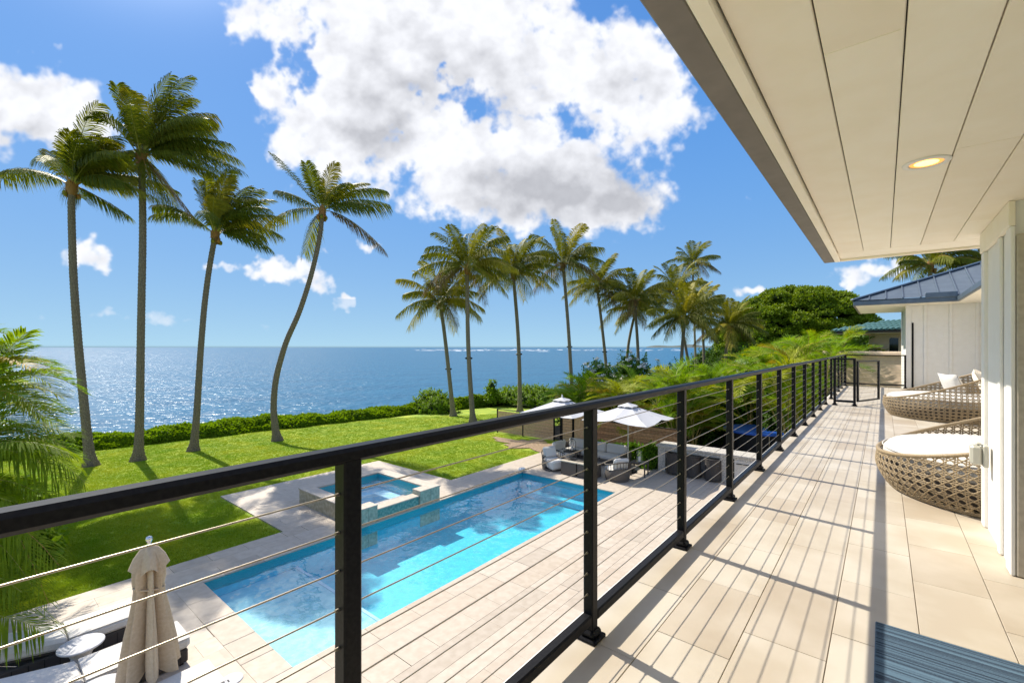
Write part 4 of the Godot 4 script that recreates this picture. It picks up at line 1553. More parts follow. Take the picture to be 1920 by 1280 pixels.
func patio() -> void:
	# corner sofa: long back along the fence, chaise at its left
	var z := -17.6
	var s := thing("corner_sofa", "brown wicker corner sofa with beige cushions before the long fence", "sofa", Vector3(-9.7, 0.035, z))
	obj("base", bx(Vector3(-1.5, 0.03, -0.45), Vector3(1.35, 0.28, 0.42), 0.03), M.wicker_brown, s)
	obj("back", bx(Vector3(-1.5, 0.282, -0.47), Vector3(1.35, 0.70, -0.36), 0.04), M.wicker_brown, s)
	obj("arm", bx(Vector3(1.352, 0.03, -0.47), Vector3(1.48, 0.60, 0.40), 0.04), M.wicker_brown, s)
	obj("arm", bx(Vector3(-1.62, 0.03, -0.47), Vector3(-1.502, 0.66, 1.3), 0.04), M.wicker_brown, s)
	obj("chaise_base", bx(Vector3(-1.5, 0.03, 0.422), Vector3(-0.62, 0.28, 1.28), 0.03), M.wicker_brown, s)
	for k in 3:
		obj("seat_cushion", piece(Vector3(0.93, 0.17, 0.78), 0.045), M.cushion_beige, s, Vector3(-1.02 + 0.95 * k, 0.365, 0.04))
		obj("back_cushion", piece(Vector3(0.92, 0.42, 0.19), 0.06), M.cushion_beige, s, Vector3(-1.02 + 0.95 * k, 0.62, -0.27), Basis(Vector3.RIGHT, -0.18))
	obj("chaise_cushion", piece(Vector3(0.86, 0.17, 0.84), 0.045), M.cushion_beige, s, Vector3(-1.06, 0.365, 0.86))
	obj("chaise_back_cushion", piece(Vector3(0.19, 0.42, 0.92), 0.06), M.cushion_white, s, Vector3(-1.4, 0.64, 0.75), Basis(Vector3.BACK, -0.15))
	armchair(ground(1037, 18.6, 0.035), 1.15, "dark woven armchair with white cushions nearest the lawn")
	armchair(ground(1158, 17.1, 0.035), -2.2, "dark woven armchair with white cushions in front of the right umbrella")
	for q in [[ground(1074, 17.9, 0.036), "square brown fire table beside the lawn armchair"], [ground(1105, 17.45, 0.036), "square brown fire table half hidden by the railing post"]]:
		var t := thing("fire_table", q[1], "table", q[0], 0.0, "square brown fire tables")
		obj("body", bx(Vector3(-0.34, 0.0, -0.34), Vector3(0.34, 0.50, 0.34), 0.015), M.wicker_brown, t)
		for e in [[-0.36, 0.36, -0.36, -0.17], [-0.36, 0.36, 0.17, 0.36], [-0.36, -0.17, -0.168, 0.168], [0.17, 0.36, -0.168, 0.168]]:
			obj("top_slab", bx(Vector3(e[0], 0.502, e[2]), Vector3(e[1], 0.545, e[3]), 0.006), M.casing_paint if e[3] > 0.3 else M.wicker_brown, t)
		obj("burner", bx(Vector3(-0.165, 0.503, -0.165), Vector3(0.165, 0.515, 0.165), 0.004), M.mesh_black, t)
		for i in 14:
			obj("lava_stone", piece(Vector3(0.05, 0.04, 0.05), 0.014), M.mesh_black, t, Vector3(rng.randf_range(-0.13, 0.13), 0.528, rng.randf_range(-0.13, 0.13)), Basis(Vector3.UP, rng.randf() * 3))
	var lan := [[ground(1073, 19.6, 0.036), "low dark side table under the glass lantern left of the sofa", "black framed glass candle lantern on the left side table"], [ground(1199, 17.7, 0.036), "low dark side table right of the sofa", "clear glass hurricane candle holder on the right side table"]]
	for i in 2:
		var t := thing("patio_table", lan[i][1], "side table", lan[i][0], 0.1)
		obj("top", piece(Vector3(0.62, 0.035, 0.5), 0.008), M.wicker_brown, t, Vector3(0, 0.50, 0))
		for e in [[-0.27, -0.21], [0.27, -0.21], [-0.27, 0.21], [0.27, 0.21]]:
			obj("leg", piece(Vector3(0.045, 0.48, 0.045), 0.004), M.wicker_brown, t, Vector3(e[0], 0.24, e[1]))
		var l := thing("lantern", lan[i][2], "lantern", lan[i][0] + Vector3(0, 0.52, 0))
		var w := 0.11
		obj("base", piece(Vector3(0.26, 0.02, 0.26), 0.004), M.black_metal if i == 0 else M.clear_glass, l, Vector3(0, 0.01, 0))
		if i == 0:
			for e in [[-w, -w], [w, -w], [-w, w], [w, w]]:
				obj("bar", piece(Vector3(0.016, 0.36, 0.016), 0.002), M.black_metal, l, Vector3(e[0], 0.2, e[1]))
				obj("roof_bar", bar_mesh(Vector3(e[0], 0.38, e[1]), Vector3(e[0] * 0.3, 0.5, e[1] * 0.3), 0.014), M.black_metal, l)
			for e in [[0, w, 0], [0, -w, 0], [w, 0, PI / 2], [-w, 0, PI / 2]]:
				obj("pane", piece(Vector3(0.2, 0.33, 0.004), 0.0), M.clear_glass, l, Vector3(e[0], 0.2, e[1]), Basis(Vector3.UP, e[2]))
			obj("cap", piece(Vector3(0.09, 0.02, 0.09), 0.004), M.black_metal, l, Vector3(0, 0.51, 0))
			obj("handle_ring", ring_mesh(0.04, 0.005), M.black_metal, l, Vector3(0, 0.56, 0))
		else:
			var gl := MB.new()
			gl.lathe([Vector2(0.10, 0.022), Vector2(0.115, 0.12), Vector2(0.10, 0.3), Vector2(0.105, 0.42)], 28)
			obj("glass", gl.mesh(), M.clear_glass, l)
		var cd := MB.new()
		cd.lathe([Vector2(0.045, 0.02), Vector2(0.045, 0.2), Vector2(0.0, 0.195)], 20)
		obj("candle", cd.mesh(), M.cushion_white, l)
	open_umbrella(Vector3(-11.05, 0.035, -17.05), "white open umbrella on the left, nearer the wooden screen")
	open_umbrella(Vector3(-7.92, 0.035, -17.05), "white open umbrella on the right, above the sofa end")
	# outdoor kitchen counter
	var cz := -18.3
	var c := thing("outdoor_bar", "pale stone outdoor bar counter with open knee space", "bar counter", Vector3(-7.05, 0.035, cz))
	obj("counter_top", bx(Vector3(-0.06, 0.98, -0.45), Vector3(5.5, 1.06, 0.42), 0.012), M.counter_stone, c)
	obj("pier", bx(Vector3(0.0, 0.0, -0.40), Vector3(0.30, 0.978, 0.36), 0.01), M.counter_stone, c)
	obj("pier", bx(Vector3(2.35, 0.0, -0.40), Vector3(2.66, 0.978, 0.38), 0.01), M.counter_stone, c)
	obj("front_beam", bx(Vector3(0.302, 0.84, 0.26), Vector3(2.348, 0.978, 0.36), 0.01), M.counter_stone, c)
	obj("back_panel", bx(Vector3(0.302, 0.0, -0.40), Vector3(2.348, 0.978, -0.28), 0.005), M.counter_stone, c)
	obj("cabinet", bx(Vector3(2.662, 0.0, -0.40), Vector3(5.4, 0.978, 0.36), 0.01), M.counter_stone, c)
	var dr := obj("cabinet_door", bx(Vector3(2.85, 0.14, 0.362), Vector3(3.75, 0.86, 0.38), 0.006), M.cushion_beige, c)
	obj("door_handle", bx(Vector3(2.92, 0.74, 0.382), Vector3(3.66, 0.765, 0.41), 0.004), M.black_metal, dr)
	for e in [[2.80, 2.846, 0.1, 0.9], [3.754, 3.80, 0.1, 0.9]]:
		obj("door_frame", bx(Vector3(e[0], e[2], 0.361), Vector3(e[1], e[3], 0.386), 0.003), M.black_metal, c)
	for k in 3:
		obj("drawer", bx(Vector3(4.1, 0.18 + k * 0.25, 0.362), Vector3(4.9, 0.40 + k * 0.25, 0.38), 0.006), M.steel, c)
	var gr := thing("gas_grill", "stainless steel gas grill built on the stone bar counter", "grill", Vector3(-2.6, 1.096, cz))
	obj("firebox", bx(Vector3(-0.40, 0.0, -0.30), Vector3(0.40, 0.14, 0.30), 0.01), M.steel, gr)
	var hd := MB.new()
	var hg := []
	for j in 2:
		var row := []
		for i in 9:
			var a := PI * i / 8.0
			row.append(Vector3(-0.4 + 0.8 * j, 0.142 + sin(a) * 0.2, -cos(a) * 0.29))
		hg.append(row)
	hg.reverse()
	hd.grid(hg)
	var hood := obj("hood", hd.mesh(), M.steel, gr)
	obj("hood_handle", bx(Vector3(-0.3, 0.21, 0.31), Vector3(0.3, 0.235, 0.335), 0.006), M.chrome, hood)
	for k in 4:
		var kn := MB.new()
		kn.rod(Vector3(-0.27 + 0.18 * k, 0.07, 0.30), Vector3(-0.27 + 0.18 * k, 0.07, 0.335), 0.025, 14)
		obj("knob", kn.mesh(), M.black_metal, gr)
	for k in 3:
		var b := thing("bar_chair", ["dark woven bar chair under the counter, leftmost", "dark woven bar chair under the counter, middle one", "dark woven bar chair under the counter, nearest the stone cabinet"][k], "bar chair", Vector3(-6.36 + 0.72 * k, 0.036, cz + 0.42), PI, "dark woven bar chairs")
		var g := []
		for j in 7:
			var row := []
			for i in 25:
				var a := lerpf(-0.05, PI + 0.05, i / 24.0)
				row.append(Vector3(-cos(a) * (0.30 - 0.015 * j / 6.0), 0.06 + j * 0.125, -sin(a) * 0.29))
			g.append(row)
		var sm := MB.new()
		sm.grid(g)
		obj("shell", sm.mesh(), M.wicker_dark, b)
		obj("seat", piece(Vector3(0.52, 0.07, 0.42), 0.03), M.wicker_brown, b, Vector3(0, 0.60, -0.02))
		obj("top_edge", arc_mesh(0.285, 0.82, 0.015), M.wicker_dark, b)
	# clipped low bushes behind the sofa
	bush("low_hedge", "low green leafy border hedge between the sofa and the long fence", "hedge", Vector3(-8.6, 0.03, -18.75), Vector3(1.7, 0.62, 0.35), 700, "shrub_leaf", 0.085)
	bush("potted_shrub", "bushy dark green shrub between the sofa end and the stone bar", "shrub", Vector3(-7.45, 0.03, -18.3), Vector3(0.42, 0.85, 0.4), 300, "shrub_leaf", 0.09)


func bar_mesh(a: Vector3, b: Vector3, w: float) -> ArrayMesh:
	var m := MB.new()
	m.bar(a, b, w, w)
	return m.mesh()


func ring_mesh(r: float, w: float) -> ArrayMesh:
	var m := MB.new()
	var p := []
	var q := []
	for i in 21:
		p.append(Vector3(cos(TAU * i / 20) * r, sin(TAU * i / 20) * r, 0))
		q.append(w)
	m.tube(p, q, 6, false)
	return m.mesh()


func arc_mesh(r: float, y: float, w: float) -> ArrayMesh:
	var m := MB.new()
	var p := []
	var q := []
	for i in 21:
		var a := PI * i / 20
		p.append(Vector3(-cos(a) * r, y, -sin(a) * r))
		q.append(w)
	m.tube(p, q, 6)
	return m.mesh()


func slat_wall(t: Node3D, a: Vector3, b: Vector3, h: float, n: int, tones: Array) -> void:
	var z := (b - a).normalized()
	var bs := Basis(Vector3.UP.cross(z), Vector3.UP, z)
	var l := a.distance_to(b)
	var bh := h / n
	for k in n:
		obj("board", piece(Vector3(0.03, snappedf(bh - 0.016, 0.001), l - 0.05), 0.004), tones[rng.randi() % tones.size()], t, (a + b) / 2 + Vector3(0, 0.04 + bh * (k + 0.5), 0), bs)


func fences() -> void:
	var fz := -20.2
	var t := thing("wood_screen", "brown slatted wooden screen in black frame at the lawn's end", "fence", Vector3(-17.6, 0.0, fz))
	for e in [[0.0, 1.9], [1.9, 4.0]]:
		slat_wall(t, Vector3(e[0], 0, 0), Vector3(e[1], 0, 0), 1.24, 7, [M.screen_wood, M.screen_wood_dark])
	for x in [0.0, 1.9, 4.0]:
		obj("post", piece(Vector3(0.07, 1.36, 0.07), 0.006), M.black_metal, t, Vector3(x, 0.68, 0))
	obj("cap_rail", piece(Vector3(4.06, 0.04, 0.07), 0.006), M.black_metal, t, Vector3(2.0, 1.375, 0))
	var g := thing("garden_gate", "narrow wooden garden gate with black frame between the two fences", "gate", Vector3(-13.3, 0.0, fz - 0.2))
	slat_wall(g, Vector3(0.05, 0, 0), Vector3(0.72, 0, 0), 1.5, 10, [M.screen_wood_dark])
	for x in [0.0, 0.76]:
		obj("stile", piece(Vector3(0.08, 1.66, 0.08), 0.006), M.black_metal, g, Vector3(x, 0.83, 0))
	obj("side_panel", piece(Vector3(0.62, 1.5, 0.03), 0.005), M.screen_wood_dark, g, Vector3(1.16, 0.8, 0.02))
	obj("side_post", piece(Vector3(0.08, 1.66, 0.08), 0.006), M.black_metal, g, Vector3(1.52, 0.83, 0))
	var f := thing("long_fence", "long reddish brown plank fence behind the lounge sofa", "fence", Vector3(-11.7, 0.0, fz - 0.35))
	for e in [[0.0, 2.4], [2.4, 4.7]]:
		slat_wall(f, Vector3(e[0], 0, 0), Vector3(e[1], 0, 0), 1.24, 8, [M.fence_wood, M.fence_wood_dark, M.fence_wood_pale])
	for x in [0.0, 2.4, 4.7]:
		obj("post", piece(Vector3(0.08, 1.42, 0.08), 0.006), M.fence_wood_dark, f, Vector3(x, 0.70, -0.06))
	obj("cap_rail", piece(Vector3(4.8, 0.035, 0.12), 0.006), M.brown_trim, f, Vector3(2.35, 1.31, 0))
	obj("planter_ledge", piece(Vector3(1.5, 0.06, 0.5), 0.008), M.screen_wood, f, Vector3(0.3, 0.28, 0.5))
	var p := thing("trampoline", "round blue topped trampoline half hidden behind the garden palms", "trampoline", Vector3(-4.75, 0.03, -24.6))
	var m := MB.new()
	m.lathe([Vector2(1.5, 0.94), Vector2(1.5, 1.0), Vector2(1.3, 1.03), Vector2(1.15, 1.02), Vector2(0.0, 1.0)], 48)
	obj("pad", m.mesh(), M.tarp_blue, p)
	var sk := MB.new()
	sk.lathe([Vector2(1.46, 0.05), Vector2(1.48, 0.5), Vector2(1.47, 0.93)], 48)
	obj("skirt", sk.mesh(), M.mesh_black, p)
	for k in 6:
		var lg := MB.new()
		lg.rod(Vector3(cos(k * TAU / 6) * 1.49, 0.0, sin(k * TAU / 6) * 1.49), Vector3(cos(k * TAU / 6) * 1.49, 0.94, sin(k * TAU / 6) * 1.49), 0.025, 8)
		obj("leg", lg.mesh(), M.steel, p)


func far_houses() -> void:
	# blue grey outbuilding behind the long fence
	var b := thing("blue_shed", "low blue grey outbuilding with dark windows behind the long fence", "building", Vector3(-14.0, 0.0, -26.0))
	obj("wall", bx(Vector3(0, 0, -2.5), Vector3(6.5, 1.75, 0), 0.01), M.blue_wall, b)
	obj("roof", bx(Vector3(-0.3, 1.752, -2.8), Vector3(6.8, 1.85, 0.3), 0.01), M.fascia_paint, b)
	for x in [0.6, 2.6, 4.6]:
		var w := obj("window", bx(Vector3(x, 0.7, 0.002), Vector3(x + 1.1, 1.55, 0.03), 0.005), M.mesh_black, b)
		obj("pane", bx(Vector3(x + 0.06, 0.76, 0.031), Vector3(x + 1.04, 1.49, 0.036), 0.0), M.dark_glass, w)
	# neighbour's house: tan walls, green barrel tiles
	var d := 27.0
	var c := P(1632, 690, d)
	var n := thing("neighbour_house", "tan neighbouring house with green barrel tiled roof and dark windows", "house", Vector3(c.x, 0.0, c.z), -0.5)
	var yb := 4.78
	obj("wall", bx(Vector3(0, 0, -6), Vector3(6, yb + 1.0, 0), 0.01), M.neighbour_wall, n)
	obj("corner_board", bx(Vector3(-0.04, yb - 0.4, -0.3), Vector3(0.22, yb + 0.95, 0.04), 0.01), M.neighbour_wall, n)
	for x in [0.95, 1.75]:
		var w := obj("window", bx(Vector3(x, yb - 0.25, 0.002), Vector3(x + 0.62, yb + 0.84, 0.06), 0.01), M.neighbour_wall, n)
		obj("pane", bx(Vector3(x + 0.09, yb - 0.14, 0.061), Vector3(x + 0.53, yb + 0.76, 0.07), 0.0), M.dark_glass, w)
	obj("soffit", bx(Vector3(-1.3, yb + 1.0, -6), Vector3(6.6, yb + 1.05, 1.2), 0.01), M.neighbour_wall, n)
	obj("eave", bx(Vector3(-1.4, yb + 1.05, -6), Vector3(6.7, yb + 1.17, 1.3), 0.02), M.brown_trim, n)
	var pitch := 0.28
	var r := MB.new()
	var e0 := Vector3(-1.45, yb + 1.18, 1.35)
	r.face([e0, Vector3(6.7, yb + 1.18, 1.35), Vector3(6.7, yb + 1.18 + 4 * pitch, -2.65), Vector3(2.55, yb + 1.18 + 4 * pitch, -2.65)], Vector3(0, 1, 0.3))
	r.face([e0, Vector3(2.55, yb + 1.18 + 4 * pitch, -2.65), Vector3(-1.45, yb + 1.18, -6)], Vector3(-0.3, 1, 0))
	obj("roof", r.mesh(), M.roof_tile, n)
	var tl := MB.new()
	var hg := []
	for j in 2:
		var row := []
		for i in 7:
			var a := PI * i / 6.0
			row.append(Vector3(-cos(a) * (0.12 - 0.02 * j), sin(a) * (0.10 - 0.015 * j), 0.21 - 0.44 * j))
		hg.append(row)
	hg.reverse()
	tl.grid(hg)
	var tm := tl.mesh()
	for k in 24:
		for i in 5:
			var x := -1.28 + k * 0.27
			var zz := 1.18 - i * 0.40
			if 1.35 - zz > x + 1.6:
				continue
			obj("roof_tile", tm, M.roof_tile, n, Vector3(x, yb + 1.20 + (1.35 - zz) * pitch, zz), Basis(Vector3.RIGHT, atan(pitch)))
	# its pale terrace wall, seen beyond the far balcony railing
	var w0 := P(1548, 660, 24.0)
	var w := thing("terrace_wall", "tan rendered terrace wall with flat capping beyond the far railing", "wall", Vector3(w0.x, 0.0, w0.z), -0.5)
	obj("wall", bx(Vector3(0.12, 2.6, -0.5), Vector3(7.0, 4.62, 0.0), 0.01), M.neighbour_wall, w)
	obj("base_course", bx(Vector3(0.5, 0.0, -0.5), Vector3(7.0, 2.598, -0.05), 0.01), M.neighbour_wall, w)
	obj("capping", bx(Vector3(-0.05, 4.622, -0.62), Vector3(5.2, 4.80, 0.16), 0.02), M.neighbour_wall, w)
	obj("ledge", bx(Vector3(0.3, 2.95, 0.001), Vector3(7.0, 3.03, 0.09), 0.01), M.brown_trim, w)


func bez(a: Vector3, b: Vector3, c: Vector3, t: float) -> Vector3:
	return a.lerp(b, t).lerp(b.lerp(c, t), t)


# one feather frond along a curve; leaflets on both sides, blown by the wind and hanging at the tips
func frond(leaf: MB, stem: MB, a: Vector3, b: Vector3, c: Vector3, ll: float, count: int, wd: float, vee: float, droop: float, wind: Vector3, r0 := 0.03, bare := 0.12, fine := false) -> void:
	var pts := []
	var rr := []
	for i in 9:
		pts.append(bez(a, b, c, i / 8.0))
		rr.append(lerpf(r0, 0.004, pow(i / 8.0, 0.6)))
	stem.tube(pts, rr, 4, false)
	var twist := rng.randf_range(-0.35, 0.35)
	for i in count:
		var t := bare + (0.99 - bare) * (i + rng.randf() * 0.6) / count
		var p := bez(a, b, c, t)
		var tg := (bez(a, b, c, minf(t + 0.02, 1.0)) - bez(a, b, c, t - 0.02)).normalized()
		var s0 := tg.cross(Vector3.UP)
		if s0.length() < 0.15:
			s0 = tg.cross(RIGHT)
		s0 = s0.normalized().rotated(tg, twist * t)
		var up := s0.cross(tg).normalized()
		var prof := pow(sin(PI * clampf(0.10 + 0.84 * (t - bare) / (1.0 - bare), 0.0, 1.0)), 0.65)
		for sg: float in [-1.0, 1.0]:
			var l := ll * prof * rng.randf_range(0.82, 1.12)
			if rng.randf() < 0.04:
				l *= 0.5
			var dir := (s0 * sg + tg * (0.45 + 0.7 * t) + up * vee + wind * 0.45 + Vector3(rng.randfn(), rng.randfn(), rng.randfn()) * 0.07).normalized()
			var w := tg * wd * rng.randf_range(0.8, 1.1)
			var q1 := p + dir * l * 0.45 - Vector3(0, droop * l * 0.10, 0)
			var q2 := p + dir * l * 0.80 - Vector3(0, droop * l * 0.42, 0) + wind * l * 0.12
			var q3 := p + dir * l * 0.98 - Vector3(0, droop * l * 0.80, 0) + wind * l * 0.25
			if sg < 0.0:
				w = -w
			leaf.quad(p - w * 0.4, p + w * 0.4, q1 + w, q1 - w)
			if fine:
				leaf.quad(q1 - w, q1 + w, q2 + w * 0.75, q2 - w * 0.75)
				leaf.tri(q2 - w * 0.75, q2 + w * 0.75, q3)
			else:
				leaf.tri(q1 - w, q1 + w, q3)


func coconut(called: String, label: String, group: String, base: Vector3, mids: Array, crown: Vector3, r0: float, r1: float, tips: Array, extra: int, flen: float, windy: float, bark: Material, lean_up := 0.0, detail := 46) -> void:
	base.y = lawn_y(lawn_noise, base)
	var t := thing(called, label, "palm tree", base, 0.0, group)
	# ringed trunk through the measured points
	var cv := Curve3D.new()
	var all := [base] + mids + [crown]
	for i in all.size():
		var p: Vector3 = all[i] - base
		var tang := Vector3.ZERO
		if i > 0 and i < all.size() - 1:
			tang = (all[i + 1] - all[i - 1]) * 0.22
		cv.add_point(p, -tang, tang)
	var l := cv.get_baked_length()
	var n := int(l / 0.085)
	var pts := []
	var rr := []
	for i in n + 1:
		var k := float(i) / n
		var p := cv.sample_baked(k * l)
		pts.append(p)
		var flare := 1.0 + 1.05 * exp(-k * l / 0.24) + 0.18 * exp(-k * l / 1.3)
		rr.append(lerpf(r0, r1, pow(k, 0.8)) * flare * (1.0 + (0.06 if i % 2 == 0 else -0.05) + rng.randf_range(-0.02, 0.02)))
	pts[0] -= Vector3(0, 0.12, 0)
	var tm := MB.new()
	tm.tube(pts, rr, 12)
	obj("trunk", tm.mesh(), bark, t)
	var top := crown - base
	var hm := MB.new()
	hm.tube([top - Vector3(0, 0.35, 0), top - Vector3(0, 0.1, 0), top + Vector3(0, 0.2, 0), top + Vector3(0, 0.45, 0)], [r1 * 1.0, r1 * 1.6, r1 * 1.7, r1 * 0.4], 9)
	for i in 16:
		var a := TAU * i / 16 + rng.randf()
		var o := Vector3(cos(a), 0, sin(a))
		hm.tube([top + o * r1, top + o * r1 * 2.0 + Vector3(0, rng.randf_range(-0.35, 0.35), 0)], [0.035, 0.008], 4)
	obj("crown_fibre", hm.mesh(), M.husk, t)
	var nut := MB.new()
	nut.lathe([Vector2(0.0, -0.13), Vector2(0.07, -0.10), Vector2(0.10, 0.0), Vector2(0.075, 0.09), Vector2(0.0, 0.13)], 8)
	var nm := nut.mesh()
	for i in 6:
		var a := rng.randf() * TAU
		obj("coconut", nm, M.husk if i % 2 else M.palm_light, t, top + Vector3(cos(a) * 0.24, -0.22 - rng.randf() * 0.15, sin(a) * 0.24))
	var wind := RIGHT * windy
	var list := []
	for p in tips:
		var tip := P(p[0], p[1], crown.dot(AHEAD)) - base
		var off := tip - top
		var dep: float = p[2] if p.size() > 2 else rng.randf_range(-1, 1)
		var room := sqrt(maxf(flen * flen - off.length_squared(), 0.05))
		off += AHEAD * room * dep * 0.75
		list.append([off, 0.30 if p.size() < 4 else p[3]])
	for i in extra:
		var a := TAU * (i * 0.381966 + 0.13)
		var e := deg_to_rad(lerpf(72.0, -38.0 + lean_up, pow((i + 0.5) / extra, 0.9)) + rng.randf_range(-8, 8))
		var d := (RIGHT * cos(a) + AHEAD * sin(a)) * cos(e) + Vector3(0, sin(e), 0)
		d = (d + RIGHT * windy * (0.55 if windy < 0.3 else 1.6)).normalized()
		list.append([d * flen * rng.randf_range(0.82, 1.08), 0.30])
	for i in list.size():
		var off: Vector3 = list[i][0]
		var d := off.length()
		var flat_out := Vector3(off.x, 0, off.z)
		var arch: float = list[i][1]
		var b := top + off * 0.48 + Vector3(0, d * arch * clampf(1.2 - 0.3 * off.normalized().y, 0.5, 1.3), 0) - wind * d * 0.12
		var a := top + Vector3(0, 0.12, 0) + flat_out.normalized() * r1 * 0.7
		var lf := MB.new()
		var st := MB.new()
		var young := off.normalized().y > 0.6
		frond(lf, st, a, b, top + off, flen * (0.21 if detail > 50 else 0.24) * rng.randf_range(0.9, 1.1), int(detail * 1.3), 0.025 if detail > 50 else 0.036, 0.20 if young else 0.0, 0.55 if young else 1.1, wind, 0.034, 0.12, detail > 50)
		var r := rng.randf()
		var shore := detail < 50
		var lm: Material = M.shore_mid if shore else M.palm_mid
		if off.normalized().y < -0.35 and r < 0.35:
			lm = M.palm_dead
		elif r < 0.45:
			lm = M.shore_dark if shore else M.palm_dark
		elif r > 0.86:
			lm = M.shore_light if shore else M.palm_light
		obj("frond", two(st, lf, M.rachis_orange if off.normalized().y < 0.1 and r > 0.4 else M.rachis_green, lm), null, t)
	if label.contains("right hand row") or label.contains("orange crown") or label.contains("white flowers"):
		var lp := cv.sample_baked(l * 0.42)
		for e in [-0.16, 0.16]:
			obj("trunk_light", piece(Vector3(0.16, 0.12, 0.14), 0.02), M.black_metal, t, lp + RIGHT * e)
	# unopened spear leaf
	var sp := MB.new()
	sp.tube([top + Vector3(0, 0.2, 0), top + Vector3(0, flen * 0.3, 0) + RIGHT * windy * 0.05, top + Vector3(0, flen * 0.48, 0) + RIGHT * windy * 0.12], [0.04, 0.03, 0.004], 5)
	obj("spear_leaf", sp.mesh(), M.rachis_green, t)


